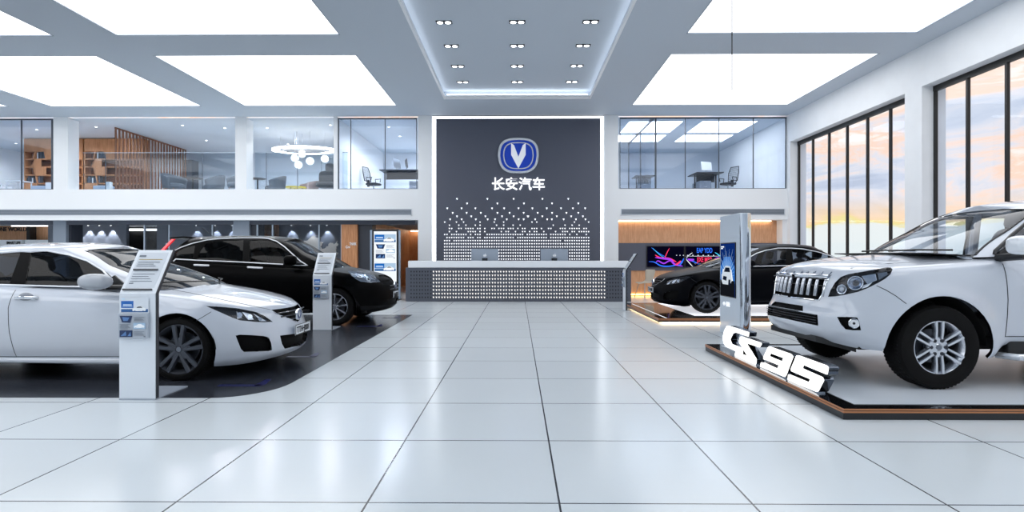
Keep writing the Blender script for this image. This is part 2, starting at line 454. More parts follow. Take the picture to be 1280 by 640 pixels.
# company name under the badge
p = onY(648, 236.2, YW - .03)
M = Matrix.Translation((p.x, p.y, p.z)) @ Matrix.Rotation(PI / 2, 4, 'X')
nm = text_mesh('wall_lettering', '长安汽车', .43, mat('lit_lettering', 'ffffff', .3, emit='ffffff', estr=.75), None, M, .02, .006, 'CENTER', width=66 * K)
tag(nm, 'white Chinese company name lettering below the blue badge', 'lettering')

# ------------------------------------------------------------------ reception desk
dk = thing('reception_desk', 'long reception desk with perforated charcoal front and white counter', 'desk', (.0, 16.0, 0))
X0, X1 = onY(507, 0, 16).x, onY(789, 0, 16).x
zt_ = .955
MB().box(X0, 0, .0, X1, .03, zt_).build('front_panel', mat('desk_charcoal', '50545f', .4), dk, bevel=.004)
MB().box(X0, .03, 0, X0 + .03, .95, zt_).box(X1 - .03, .03, 0, X1, .95, zt_).box(X0 + .03, .03, .7, X1 - .03, .95, .74).build('carcass', mat('desk_charcoal'), dk)
MB().box(X0 + .07, .01, zt_, X1 - .05, .38, 1.15).build('counter_top', m_whiteg, dk, bevel=.01)
lit = MB(); unl = MB()
for r in range(8):
    z = onY(0, 339.7 + 4.55 * r, 16).z
    k = 0; x = 514.0
    while x < 786:
        p = onY(x + (0.0 if r % 2 == 0 else .0), 0, 16).x; s = .027
        up_ = (k % 2 == 1)
        tri = [(p - s, 0, z + s), (p + s * .7, 0, z + s), (p, 0, z - s * 1.1)] if not up_ else [(p - s * .8, 0, z + s), (p + s * .9, 0, z + s * .8), (p + s * .2, 0, z - s * 1.1)]
        (lit if 539.5 < x < 756.5 else unl).prism(tri, (0, -.004, 0))
        x += 3.5; k += 1
lit.build('lit_triangle_pattern', emitter('desk_perforation_glow', 'f4f2ee', 1.15), dk)['kind'] = 'stuff'
unl.build('dark_triangle_pattern', mat('perforation_shadow', '1b1d24', .7), dk)['kind'] = 'stuff'
for px, w in ((606, 'left'), (693, 'right')):
    c = onY(px, 320, 16.6)
    t = thing('computer_monitor', 'silver all-in-one computer on the %s half of the reception desk' % w, 'computer', (c.x, 16.62, .74), 0, 'computers on the reception desk')
    zz = onY(px, 311, 16.6).z - .74
    MB().prism([(-.4, 0, zz - .52), (.4, 0, zz - .52), (.4, 0, zz), (-.4, 0, zz)], (0, .03, 0)).build('display', mat('silver_shell', 'a9b3c1', .35, metal=.5), t, bevel=.008)
    MB().box(-.085, -.1, 0, .085, .02, .012).prism([(-.07, -.04, .01), (.07, -.04, .01), (.07, -.01, zz - .35), (-.07, -.01, zz - .35)], (0, .012, 0)).build('stand', mat('stand_dark', '23262d', .4), t)
    MB().box(-.08, -.03, .40, .08, -.002, .485).build('stand_neck', mat('stand_dark'), t)
    lgm = MB().sphere((-.018, -.003, zz - .2), .036, 12, .9, .12, .9).sphere((.02, -.003, zz - .2), .036, 12, .9, .12, .9)
    lgm.prism([(0, -.004, zz - .165), (.025, -.004, zz - .13), (.03, -.004, zz - .155)], (0, .003, 0))
    lgm.build('logo', mat('logo_white', 'f4f6fa', .3), t)

# ------------------------------------------------------------------ balcony
mb = MB()
for (a, b) in ((XL, cx0), (cx1, XR)):
    mb.box(a, YW, ZB, b, YW + .22, ZF)
struct('balcony_fascia', mb, m_fascia)
struct('floor_upper', MB().box(XL, YW + .22, ZF - .3, XR + .0, 26.2, ZF - .01), mat('upper_floor_grey', 'd8dde2', .4))
struct('ceiling_lower', MB().box(XL, YW + .22, ZB, XR, 26.2, ZB + .08), m_ceil)
def vent(a, b, label):
    t = thing('linear_air_vent', label, 'air vent', ((a + b) / 2, YW, onY(0, 265.5, YW).z), 0, 'air vents along the balcony front')
    h = (b - a) / 2; hz = .085
    MB().box(-h, -.004, -hz, h, .0, hz).build('backing', mat('vent_dark', '6c7480', .6), t)
    fr = MB().box(-h, -.02, hz, h, 0, hz + .02).box(-h, -.02, -hz - .02, h, 0, -hz).box(-h, -.02, -hz - .02, -h + .02, 0, hz + .02).box(h - .02, -.02, -hz - .02, h, 0, hz + .02)
    fr.build('frame', mat('vent_frame', 'dde2e8', .4), t)
    sl = MB()
    for k in range(5): sl.box(-h + .02, -.016, -hz + .012 + k * .034, h - .02, -.004, -hz + .024 + k * .034)
    sl.build('louvre_slats', mat('vent_slat', 'aab3be', .35, metal=.4), t)
vent(XL + .1, onY(515, 0, YW).x, 'long grey linear air vent along the left balcony front')
vent(onY(776, 0, YW).x, onY(981, 0, YW).x, 'grey linear air vent along the right balcony front')

# pillars of the upper level
ZU = 5.68
for k, (a, b, s) in enumerate(((66.6, 85, .46), (294, 308, .46), (417, 422, .1))):
    x0, x1 = onY(a, 0, YW).x, onY(b, 0, YW).x
    struct('column_%d' % (k + 1), MB().box(x0, YW, ZF, x1, YW + s, ZC), m_fascia)
struct('wall_upper_rear', MB().box(XL, 24.2, ZF, XR, 24.4, ZC + .3), mat('upper_wall_grey', 'd0d7e0', .6))
struct('ceiling_upper', rect_holes(XL, XR, YW + .02, 24.2, [(3.67, 5.42, 18.6, 20.3), (6.05, 7.85, 18.6, 20.3), (3.67, 5.42, 20.7, 21.9), (6.05, 7.85, 20.7, 21.9)], ZU), m_ceil)
for (a, b, c, d, w) in ((3.67, 5.42, 18.6, 20.3, 'front left'), (6.05, 7.85, 18.6, 20.3, 'front right'), (3.67, 5.42, 20.7, 21.9, 'back left'), (6.05, 7.85, 20.7, 21.9, 'back right')):
    t = thing('office_ceiling_light', 'white light panel in the upper right office ceiling, %s of four' % w, 'ceiling light', ((a + b) / 2, (c + d) / 2, ZU), 0, 'light panels in the upper right office')
    MB().box(-(b - a) / 2, -(d - c) / 2, 0, (b - a) / 2, (d - c) / 2, .02).build('diffuser', emitter('office_panel', 'f6faff', 4), t)
# dividing walls of the upper level
xo0, xo1 = onY(422, 0, YW).x, cx0
struct('wall_office_left', MB().box(xo0 - .12, YW + .1, ZF, xo0, 24.2, ZU), m_white)
struct('wall_office_right', MB().box(cx0 - .02, YW + .3, ZF, cx1 + .02, 24.2, ZU), m_white)

# glass fronts of the upper level
def glazing(name, label, px_list, y, z0, z1, heavy=(), top=.04, m=m_glass, fm=None, group=None):
    fm = fm or mat('mullion_grey', '4d545f', .4, metal=.3)
    xs = [onY(p, 0, y).x for p in px_list]
    t = thing(name, label, 'glass partition', (xs[0], y, z0), 0, group)
    hh = z1 - z0
    for k, x in enumerate(xs):
        w = .045 if k in heavy else .016
        MB().box(x - xs[0] - w / 2, -.025, 0, x - xs[0] + w / 2, .025, hh).build('mullion', fm, t)
    for k in range(len(xs) - 1):
        MB().box(xs[k] - xs[0] + .008, -.005, .02, xs[k + 1] - xs[0] - .008, .005, hh - top).build('pane', m, t)
    MB().box(0, -.025, hh - top, xs[-1] - xs[0], .025, hh).build('top_rail', fm, t)
    MB().box(0, -.025, 0, xs[-1] - xs[0], .025, .02).build('bottom_rail', fm, t)
    return t
glazing('glass_partition', 'full-height glass front of the upper left office beside the reception wall', [423, 438.6, 481.5, 520.8], YW + .06, ZF, ZU, (0,))
glazing('glass_partition', 'full-height glass front of the upper right office above the screens', [775, 819.5, 856.5, 898.5, 941.5, 982], YW + .06, ZF, ZU, (1,))
glazing('glass_partition', 'full-height glass front of the far left upper room', [-60, 27, 65.5], YW + .06, ZF, ZU, (2,))
glr = thing('glass_partition', 'glass side wall running back inside the upper right office', 'glass partition', (4.33, YW + .1, ZF))
MB().box(-.006, 0, .02, .006, 4.0, ZU - ZF - .05).build('pane', m_glass, glr)
MB().box(-.03, 0, ZU - ZF - .05, .03, 4.0, ZU - ZF).build('top_rail', mat('mullion_grey'), glr)
for y in (1.9, 4.0): MB().box(-.02, y - .02, 0, .02, y + .02, ZU - ZF - .05).build('mullion', mat('mullion_grey'), glr)
def railing(px0, px1, posts, label):
    x0, x1 = onY(px0, 0, YW).x, onY(px1, 0, YW).x
    t = thing('glass_railing', label, 'railing', (x0, YW + .52, ZF), 0, 'glass railings of the balcony')
    xs = [x0] + [onY(p, 0, YW + .52).x for p in posts] + [x1 + .3]
    zt = 1.27
    for a, b in zip(xs, xs[1:]): MB().box(a - x0 + .01, -.006, 0, b - x0 - .01, .006, zt - .015).build('pane', m_glassr, t)
    for a in xs[1:-1]: MB().box(a - x0 - .007, -.01, 0, a - x0 + .007, .01, zt - .015).build('post', mat('mullion_grey', '4d545f', .4, metal=.3), t)
    MB().box(0, -.01, zt - .012, x1 + .3 - x0, .01, zt + .002).build('handrail', mat('rail_light', 'aeb9c6', .3, metal=.5), t)
railing(88, 294, [132, 189, 253], 'frameless glass railing in front of the slatted wood screen')
railing(309, 417, [333, 372], 'frameless glass railing in front of the globe pendant lamp')

# recessed upper-level downlights, several of them added to brighten it, each with its light
u0 = None
UL = [(228 + 0, 19.0, 'above the slatted screen'), (281, 19.4, 'above the grey armchairs'), (258, 21.5, 'beyond the slatted screen'), (120, 19.2, 'in front of the bookshelf'), (46, 19.6, 'at far left behind the glass'), (20, 22, 'deep at far left'), (180, 22.5, 'deep behind the slatted screen'),
      (334, 19.4, 'left of the ring lamp'), (413, 19.0, 'by the third pillar'), (360, 22.2, 'deep behind the ring lamp'), (486, 19.3, 'in the upper left office by the glass'), (500, 20.8, 'above the desk of the upper left office'), (526, 22.8, 'added deep in the upper left office')]
for px, y, where in UL:
    x = onY(px, 0, y).x; lab = 'small round recessed ceiling lamp, %s' % where
    if u0 is None:
        u0 = thing('recessed_lamp', lab, 'downlight', (x, y, ZU), 0, 'recessed lamps of the upper level')
        MB().lathe([(.05, 0), (.05, -.008), (.038, -.006), (.038, 0)], 18).build('ring', mat('lamp_ring_white', 'e6eaef', .4), u0)
        MB().cyl((0, 0, -.005), (0, 0, -.002), .038, n=16).build('lamp', m_lamp, u0)
    else: copy_tree(u0, (x, y, ZU), 0, lab)
    l_ = bpy.data.lights.new('lamp_light', 'SPOT'); l_.energy = 165; l_.spot_size = math.radians(165); l_.spot_blend = .6; l_.shadow_soft_size = .05; l_.color = (.95, .97, 1)
    lo = bpy.data.objects.new('lamp_light', l_); C.objects.link(lo); lo.location = (x, y, ZU - .02)
# ================================================================== PROPS
def flat(parent, name, polys, m, y=-.002, th=.0015):
    mb = MB()
    for p in polys: mb.prism([(a, y, b) for a, b in p], (0, -th, 0))
    return mb.build(name, m, parent)
def R4(x0, z0, x1, z1): return [(x0, z0), (x1, z0), (x1, z1), (x0, z1)]
def minicar(x, z, w, flip=1):
    prof = [(-.5, .02), (-.5, .14), (-.42, .2), (-.25, .24), (-.1, .36), (.16, .37), (.33, .25), (.47, .22), (.5, .1), (.48, .02), (.36, .0), (.3, .06), (.24, .0), (-.26, .0), (-.32, .06), (-.38, .0)]
    return [(x + flip * a * w, z + b * w) for a, b in prof]
def minicar_win(x, z, w): return [(x + a * w, z + b * w) for a, b in [(-.2, .24), (-.08, .33), (.14, .335), (.26, .25)]]
def textlines(x, z0, w, n, dz, h):
    return [R4(x, z0 - i * dz, x + w * (1 - .12 * ((i * 5) % 3)), z0 - i * dz + h) for i in range(n)]
ink = mat('print_ink', '3a4048', .7); paper = mat('print_paper', 'dfe5ec', .6); blue = mat('print_blue', '1a62b4', .6); navy = mat('print_navy', '1c2c4a', .6)
sky = mat('print_sky', '6fa8d8', .6); carw = mat('print_white', 'f4f7fa', .6); greyp = mat('print_grey', '9aa5b2', .6)
def leaflet_top(parent, w, h, E=None):
    """landscape car advert in x 0..w, z 0..h"""
    k = (lambda n, c: emitter('screen_' + n, c, .95)) if E else (lambda n, c: mat('print_' + n, c, .6))
    flat(parent, 'photo_background', [R4(0, 0, w, h * .85)], k('paleblue', 'a9c4dc'), -.001)
    flat(parent, 'blue_block', [R4(0, h * .3, w * .46, h * .8)], k('strongblue', '1d66b8'), -.003)
    flat(parent, 'floor_band', [R4(0, 0, w, h * .22)], k('deepblue', '31639c'), -.003)
    flat(parent, 'headline', [R4(w * .02, h * .9, w * .14, h * .97), R4(w * .08, h * .48, w * .4, h * .56), R4(w * .06, h * .4, w * .42, h * .44)], k('lightcyan', 'cfe6fa'), -.005)
    flat(parent, 'car_picture', [minicar(w * .68, h * .08, w * .5)], k('whitecar', 'f6f9fc'), -.006)
    flat(parent, 'car_windows', [minicar_win(w * .68, h * .08, w * .5)], k('darkcar', '2a3442'), -.008)
def leaflet_low(parent, w, h, E=None):
    k = (lambda n, c: emitter('screen_' + n, c, .95)) if E else (lambda n, c: mat('print_' + n, c, .6))
    flat(parent, 'picture', [[(w * .06, h * .95), (w * .5, h * .95), (w * .42, h * .66), (w * .14, h * .68)], R4(w * .06, h * .06, w * .5, h * .34)], k('darkblue', '22365c'), -.003)
    flat(parent, 'picture_detail', [[(w * .16, h * .9), (w * .4, h * .88), (w * .34, h * .74), (w * .2, h * .74)], [(w * .1, h * .1), (w * .28, h * .3), (w * .3, h * .12)], [(w * .34, h * .1), (w * .45, h * .28), (w * .46, h * .1)]], k('midblue', '5b83b8'), -.005)
    flat(parent, 'side_picture', [R4(w * .54, h * .4, w * .96, h * .66)], k('paleblue', 'a9c4dc'), -.003)
    flat(parent, 'car_picture', [minicar(w * .75, h * .45, w * .36)], k('whitecar', 'f6f9fc'), -.005)
    flat(parent, 'text_lines', textlines(w * .56, h * .88, w * .36, 4, h * .045, h * .014) + textlines(w * .06, h * .58, w * .38, 5, h * .045, h * .014) + textlines(w * .56, h * .28, w * .36, 4, h * .05, h * .014) + [R4(w * .9, h * .06, w * .96, h * .1)], k('greytext', '707a86'), -.004)

# ------------------------------------------------------------------ leaflet stands
kwhite = mat('stand_white', 'dfe5ec', .35, coat=.3)
def make_stand():
    t = thing('leaflet_stand', '', 'leaflet stand')
    w = .325; th = .022
    MB().box(0, 0, .012, w, th, .95).build('front_sheet', kwhite, t, bevel=.002)
    MB().box(0, -.005, 0, w, .5, .014).build('base_plate', mat('base_grey', 'a4acb8', .4), t, bevel=.002)
    edge = MB().box(w - .001, .004, .015, w + .008, th + .016, .95).prism([(w - .001, .0 + .004, .95), (w - .001, .025 + .012, .95), (w - .001, .285, 1.335), (w - .001, .262, 1.345)], (.009, 0, 0))
    edge.build('side_edge', mat('stand_edge', '272b33', .4), t)
    dirv = Vector((0, .26, .39)).normalized(); nrm = Vector((0, -dirv.z, dirv.y))
    M = Matrix.Translation((0, .0, .95)) @ Matrix(((1, 0, 0, 0), (0, -nrm.y * 1, dirv.y, 0), (0, -nrm.z * 1, dirv.z, 0), (0, 0, 0, 1)))
    L = .47
    def ft(name, polys, m, y, th=.002):
        o = flat(t, name, polys, m, y, th); o.data.transform(M); return o
    MB().box(0, 0, 0, w, .02, L).build('reading_panel', kwhite, t, bevel=.002).data.transform(M)
    ft('card', [R4(.03, .06, w - .03, L - .03)], mat('card_grey', 'cfd6de', .5), 0)
    ft('printed_text', [R4(.04, L - .08, .1, L - .062)] + textlines(.05, L - .14, .2, 3, .022, .005) + textlines(.05, .2, .2, 4, .025, .004) + [R4(.05, .1, .09, .108)], mat('print_greytext', '707a86', .6), -.004)
    ft('gold_rule', [R4(.05, L - .112, w - .06, L - .106)], mat('gold_ink', 'b9a46a', .5), -.004)
    ft('ledge', [R4(.04, .24, w - .06, .252), R4(.02, .03, w - .04, .042)], mat('ledge_dark', '2c3038', .4), -.004, .012)
    h = empty('upper_leaflet'); h.parent = t; h.location = (.025, -.003, .785)
    flat(h, 'sheet', [R4(-.005, -.01, .245, .13)], paper, 0, .004); leaf = empty('print'); leaf.parent = h
    bpy.data.objects.remove(leaf)
    leaflet_top(h, .24, .125)
    for c in [c for c in bpy.data.objects if c.parent == h]: c.location.y -= .004
    g = empty('leaflet_holder'); g.parent = t; g.location = (.015, -.003, .555)
    MB().box(-.004, -.03, -.004, .262, -.002, .222).build('holder', mat('acrylic_grey', 'aab2bd', .3, coat=.4), g, bevel=.004)
    leaflet_low(g, .255, .21)
    for c in [c for c in bpy.data.objects if c.parent == g and c.name.split('.')[0] != 'holder']: c.location.y -= .031
    return t
p = onZ(149, 500, 0)
st = make_stand(); st.location = (p.x, p.y, 0); st['label'] = 'white leaflet stand with sloping reading panel in front of the white sedan'; st['group'] = 'leaflet stands beside the cars'
p = onZ(391, 413, 0)
copy_tree(st, (p.x, p.y, 0), 0, 'white leaflet stand with sloping reading panel in front of the black crossover')
e3 = copy_tree(st, (2.53, 13.62, 0), -PI / 2, 'leaflet stand seen edge-on at the right end of the reception desk')
for k in bpy.data.objects:
    if k.parent == e3 and k.name.startswith('base_plate'): k.scale = (1, .28, 1)

# ------------------------------------------------------------------ digital signage by the desk
c0 = onY(465, 375, 16.5); c1 = onY(498, 375, 16.5); w = c1.x - c0.x
sg = thing('digital_signage', 'tall black framed screen with blue car adverts left of the reception desk', 'screen', (c0.x, 16.5, 0))
hz = onY(0, 287, 16.5).z
MB().box(0, 0, .03, w, .09, hz).build('housing', m_black, sg, bevel=.008)
MB().box(-.06, .01, .03, -.0, .08, hz - .02).box(w, .01, .03, w + .05, .08, hz - .02).build('side_trim', mat('signage_steel', '9fb0c4', .3, metal=.4), sg)
MB().box(-.05, -.12, 0, w + .05, .2, .03).build('foot', m_black, sg, bevel=.006)
zb = onY(0, 354, 16.5).z
MB().box(.055, -.004, zb, w - .055, .0, hz - .055).build('screen', emitter('screen_whitebg', 'eef4fb', .95), sg)
for nm_, z0, hh, fn in (('advert', hz - .36, .27, leaflet_top), ('article', hz - .86, .46, leaflet_low), ('advert', hz - 1.2, .27, leaflet_top)):
    e = empty(nm_); e.parent = sg; e.location = (.075, -.004, z0 - .01); fn(e, w - .15, hh, True)

# ------------------------------------------------------------------ tall totem between the platforms
tx, ty0, ty1 = 3.43, 8.74, 9.65; tz = 1.95
tt = thing('display_totem', 'tall white display totem with portrait screen showing a car poster', 'totem', (tx, (ty0 + ty1) / 2, 0))
d = (ty1 - ty0) / 2; wth = .17
prof = [(.0, d), (.0, -d + .08)]
n = 8
# body: white slab; its near end is a mirror-polished bullnose
body = MB().prism([(0, d, 0), (wth, d, 0), (wth, -d + .05, 0), (0, -d + .05, 0)], (0, 0, tz))
body.build('body', mat('totem_white', 'c9d3de', .35, coat=.3), tt, bevel=.015)
nose = [(0.002, -d + .05)] + [(wth / 2 - (wth / 2 - .002) * math.cos(PI * i / 12), -d + .05 - .07 * math.sin(PI * i / 12)) for i in range(1, 12)] + [(wth - .002, -d + .05)]
MB().prism([(x, y, 0.0) for x, y in nose], (0, 0, tz - .01)).build('mirror_edge', mat('mirror_polish', 'd3dbe6', .05, metal=1), tt, smooth=True)
s = MB().box(-.012, -d + .19, .62, 0, d - .06, 1.5); s.build('screen_frame', m_black, tt, bevel=.004)
ps = empty('screen'); ps.parent = tt; ps.location = (-.013, d - .08, .635); ps.rotation_euler = (0, 0, -PI / 2)
sw, sh = 2 * d - .29, .85
def em(n_, c, s_=.9): return emitter('poster_' + n_, c, s_)
flat(ps, 'image', [R4(0, 0, sw, sh)], em('deep', '0d2a6a'), 0)
rays = []
for i in range(22):
    a = PI * (.02 + .96 * i / 21); l = (.5 + .35 * ((i * 7) % 5) / 5) * sh * .75; c_ = (sw * .5, sh * .38); b = .05
    rays.append([(c_[0] + math.cos(a - b) * .1, c_[1] + math.sin(a - b) * .1), (min(sw, max(0, c_[0] + math.cos(a) * l)), min(sh, c_[1] + math.sin(a) * l)), (c_[0] + math.cos(a + b) * .1, c_[1] + math.sin(a + b) * .1)])
flat(ps, 'light_burst', [[(0, sh * .25), (sw, sh * .25), (sw, sh * .55), (sw * .7, sh * .75), (sw * .3, sh * .75), (0, sh * .55)]], em('mid', '2f6fc0'), -.002)
flat(ps, 'light_rays', rays, em('pale', 'a8cdf0'), -.004)
flat(ps, 'road', [R4(0, 0, sw, sh * .3)], em('road', '14161c'), -.006)
flat(ps, 'mist', [[(sw * .1, sh * .3), (sw * .9, sh * .3), (sw * .8, sh * .5), (sw * .5, sh * .58), (sw * .2, sh * .5)]], em('white', 'eef5fd', 1.0), -.007)
flat(ps, 'pictured_car', [[(sw * .12, sh * .28), (sw * .1, sh * .4), (sw * .22, sh * .46), (sw * .36, sh * .57), (sw * .72, sh * .57), (sw * .8, sh * .44), (sw * .84, sh * .3), (sw * .7, sh * .22), (sw * .2, sh * .22)]], em('car', 'c9d3de', .9), -.009)
flat(ps, 'pictured_windows', [[(sw * .3, sh * .46), (sw * .4, sh * .545), (sw * .68, sh * .545), (sw * .72, sh * .46)], [(sw * .2, sh * .31), (sw * .26, sh * .38), (sw * .5, sh * .37), (sw * .46, sh * .29)], [(sw * .6, sh * .22), (sw * .62, sh * .32), (sw * .74, sh * .32), (sw * .76, sh * .2)]], em('window', '131b2c'), -.011)
flat(ps, 'caption', [R4(sw * .08, sh * .93, sw * .3, sh * .955), R4(sw * .08, sh * .9, sw * .22, sh * .92)], em('white', 'eef5fd', 1.0), -.011)
pl = empty('badge'); pl.parent = tt; pl.location = (-.004, d - .22, .5); pl.rotation_euler = (0, 0, -PI / 2)
flat(pl, 'emblem', [[(.0 + .05 * math.cos(2 * PI * i / 16), .03 * math.sin(2 * PI * i / 16)) for i in range(16)]], mat('badge_white2', 'f6f8fb', .3, emit='ffffff', estr=.4), 0, .006)
text_mesh('lettering', '长安', .08, mat('badge_white2'), pl, Matrix.Translation((.08, 0, -.03)) @ Matrix.Rotation(PI / 2, 4, 'X'), .004, .003)

# ------------------------------------------------------------------ platforms
def platform(name, label, x0, x1, y0, y1, h, inset, glow):
    t = thing(name, label, 'platform', (x0, y0, 0))
    X, Y = x1 - x0, y1 - y0; b = mat('platform_black', '0f1116', .3)
    if glow:
        MB().box(.16, .16, 0, X, Y - .16, .03).build('plinth', mat('plinth_dark', '30333a', .6), t)
        g = MB().box(.13, .13, .008, X, .155, .028).box(.13, .13, .008, .155, Y - .13, .028); g.build('warm_led_strip', m_ledw, t)
    z0 = .03 if glow else 0
    MB().box(0, 0, z0, X, Y, h * .62).build('skirt', b, t, bevel=.003)
    MB().box(-.004, -.004, h * .62, X, Y + .004, h * .76).build('wood_band', mat('copper_wood', 'b5774c', .35), t)
    MB().box(.002, .002, h * .76, X, Y - .002, h * .84).build('shadow_gap', b, t)
    MB().box(-.004, -.004, h * .84, X, Y + .004, h * .97).build('wood_band', mat('copper_wood'), t)
    MB().box(.004, .004, h * .97, X, Y - .004, h).build('black_deck', mat('deck_black', '0b0c10', .12, coat=.5), t)
    a, c, d_, e = inset
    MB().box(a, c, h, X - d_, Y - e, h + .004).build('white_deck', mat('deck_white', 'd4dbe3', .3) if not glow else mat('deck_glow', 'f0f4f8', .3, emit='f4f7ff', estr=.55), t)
    return t
pf = platform('car_platform', 'low black and copper edged platform under the white off-roader', 2.56, 10.5 - 2.0, 4.479, 7.75, .088, (.16, .13, 0, .14), False)
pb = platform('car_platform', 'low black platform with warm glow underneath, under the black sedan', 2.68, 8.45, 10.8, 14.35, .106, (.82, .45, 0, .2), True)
pb['group'] = pf['group'] = 'car display platforms'
MB().box(.14, .12, .106, .165, 3.2, .109).box(.14, .0, .106, .165, .12, .109).build('white_line', mat('line_white', 'f0f4f8', .4, emit='ffffff', estr=.3), pb)

# ------------------------------------------------------------------ lit letters C S 9 5 on the platform edge
def q(cx, cy): 
    v = onX(890 + cx / 6.094, 395 + cy / 6.094, 2.62); return v
LET = {
 'letter_c': ([(112, 75), (130, 74), (282, 124), (277, 158), (182, 126), (160, 132), (138, 178), (152, 214), (236, 245), (232, 296), (172, 264), (104, 232), (88, 206), (80, 165), (92, 112)], []),
 'letter_s': ([(214, 156), (230, 156), (372, 203), (378, 214), (362, 240), (262, 207), (338, 328), (333, 386), (172, 302), (178, 270), (268, 304), (205, 200)], []),
 'digit_nine': ([(428, 234), (445, 234), (600, 288), (618, 308), (562, 456), (552, 465), (366, 386), (372, 352), (402, 356), (497, 400), (509, 376), (412, 335), (390, 330), (392, 308)], [[(446, 284), (543, 320), (533, 346), (438, 306)]]),
 'digit_five': ([(642, 300), (660, 299), (872, 376), (887, 392), (877, 448), (697, 373), (688, 398), (842, 466), (852, 490), (808, 575), (795, 578), (576, 488), (579, 446), (590, 444), (736, 504), (748, 482), (602, 420), (599, 405)], [])}
cs = thing('illuminated_letters', 'glowing white CS95 letters with chrome sides on the platform edge', 'sign', (2.62, 4.9, .088))
def curve_mesh(outlines, depth):
    cu = bpy.data.curves.new('c', 'CURVE'); cu.dimensions = '2D'; cu.fill_mode = 'BOTH'; cu.extrude = depth / 2
    for o_ in outlines:
        sp = cu.splines.new('POLY'); sp.points.add(len(o_) - 1)
        for i, (a, b_) in enumerate(o_): sp.points[i].co = (a, b_, 0, 1)
        sp.use_cyclic_u = True
    t = bpy.data.objects.new('c', cu); C.objects.link(t); bpy.context.view_layer.update()
    me = bpy.data.meshes.new_from_object(t.evaluated_get(bpy.context.evaluated_depsgraph_get())); bpy.data.objects.remove(t); bpy.data.curves.remove(cu); return me
def rounded(poly, r=.008, it=1):
    out = []
    n_ = len(poly)
    for i in range(n_):
        p0, p1, p2 = (Vector(poly[(i + k) % n_]) for k in (-1, 0, 1))
        a = min(r, (p0 - p1).length * .4); b_ = min(r, (p2 - p1).length * .4)
        A = p1 + (p0 - p1).normalized() * a; B = p1 + (p2 - p1).normalized() * b_
        for t_ in (0, .33, .67, 1): out.append(tuple((A * (1 - t_) + p1 * t_) * (1 - t_) + (p1 * (1 - t_) + B * t_) * t_))
    return out
for nm_, (o_, hs) in LET.items():
    outl = []
    for k, poly in enumerate([o_] + hs):
        pts = []
        for a, b_ in poly:
            v = q(a, b_); pts.append((-(v.y - 4.9), v.z - .088))
        outl.append(rounded(pts, .012 if k == 0 else .004))
    # plane: curve x -> world -Y, curve y -> world Z, extrusion -> world X
    MM = Matrix(((0, 0, 1, 0), (-1, 0, 0, 0), (0, 1, 0, 0), (0, 0, 0, 1)))
    me = curve_mesh(outl, .084); me.transform(Matrix.Translation((.047, 0, 0)) @ MM)
    me.materials.clear(); me.materials.append(mat('letter_chrome', '5a606a', .15, metal=1))
    o = bpy.data.objects.new(nm_, me); C.objects.link(o); o.parent = cs
    me = curve_mesh(outl, .006); me.transform(Matrix.Translation((.002, 0, 0)) @ MM)
    me.materials.clear(); me.materials.append(emitter('letter_face_glow', 'ffffff', 1.5))
    f_ = bpy.data.objects.new('glowing_face', me); C.objects.link(f_); f_.parent = o
a, b_ = q(170, 300), q(800, 605)
MB().box(.0, b_.y - 4.9 - .02, .0, .06, a.y - 4.9, .014).build('base_rail', mat('rail_silver', 'b9c6d6', .25, metal=.7), cs)

# ------------------------------------------------------------------ blue parking corner marks on the dark floor
mk = mat('blue_marking', '0c1250', .4)
def corner(px, py, label, L1=.32, L2=.28):
    p = onZ(px, py, .004)
    mb = MB().box(-L1, -.035, 0, 0, .035, .003)
    mb.prism([(-.0, -.035, 0), (.03, .035, 0), (-.05 + .03, .035 + L2 * .9, 0), (-.07, .035 + L2 * .9, 0), (-.07, .0, 0)], (0, 0, .003))
    o = mb.build('floor_marking', mk); o.location = (p.x, p.y, .004); tag(o, label, 'floor marking', 'blue corner marks on the dark floor'); return o
corner(326, 482, 'blue corner mark on the dark floor by the white sedan front wheel', .42)
corner(392, 446, 'blue corner mark on the dark floor right of the white sedan nose', .34)
corner(475, 408, 'blue corner mark on the dark floor by the black crossover front wheel', .42)
corner(496, 397.5, 'blue corner mark on the dark floor right of the black crossover nose', .3)

# ------------------------------------------------------------------ under the balcony, right: wood wall, dark band, screens
x0, x1 = cx1, XR
yw = YW + .45
struct('wall_screen_side', MB().box(x0, yw, 0, x1, yw + .2, ZB), m_woodh)
bz0, bz1 = onY(0, 338, yw).z, onY(0, 304, yw).z
struct('wall_dark_band', MB().box(x0, yw - .04, bz0, XR - .14, yw, bz1), m_dark)
struct('trim_2', MB().box(XR - .14, YW + .05, 0, XR - .002, yw, ZB - .002), m_fascia)
wl = thing('warm_cove_light', 'warm LED lines washing the wood wall above and below the dark band', 'cove light', (0, 0, 0))
MB().box(x0 + .05, yw - .09, ZB - .03, XR - .35, yw - .05, ZB - .01).build('upper_strip', emitter('cove_warm', 'ffe2c0', 7), wl)
MB().box(x0 + .05, yw - .05, .03, XR - .35, yw - .02, .06).build('lower_strip', emitter('cove_warm_low', 'ffd27a', 6), wl)
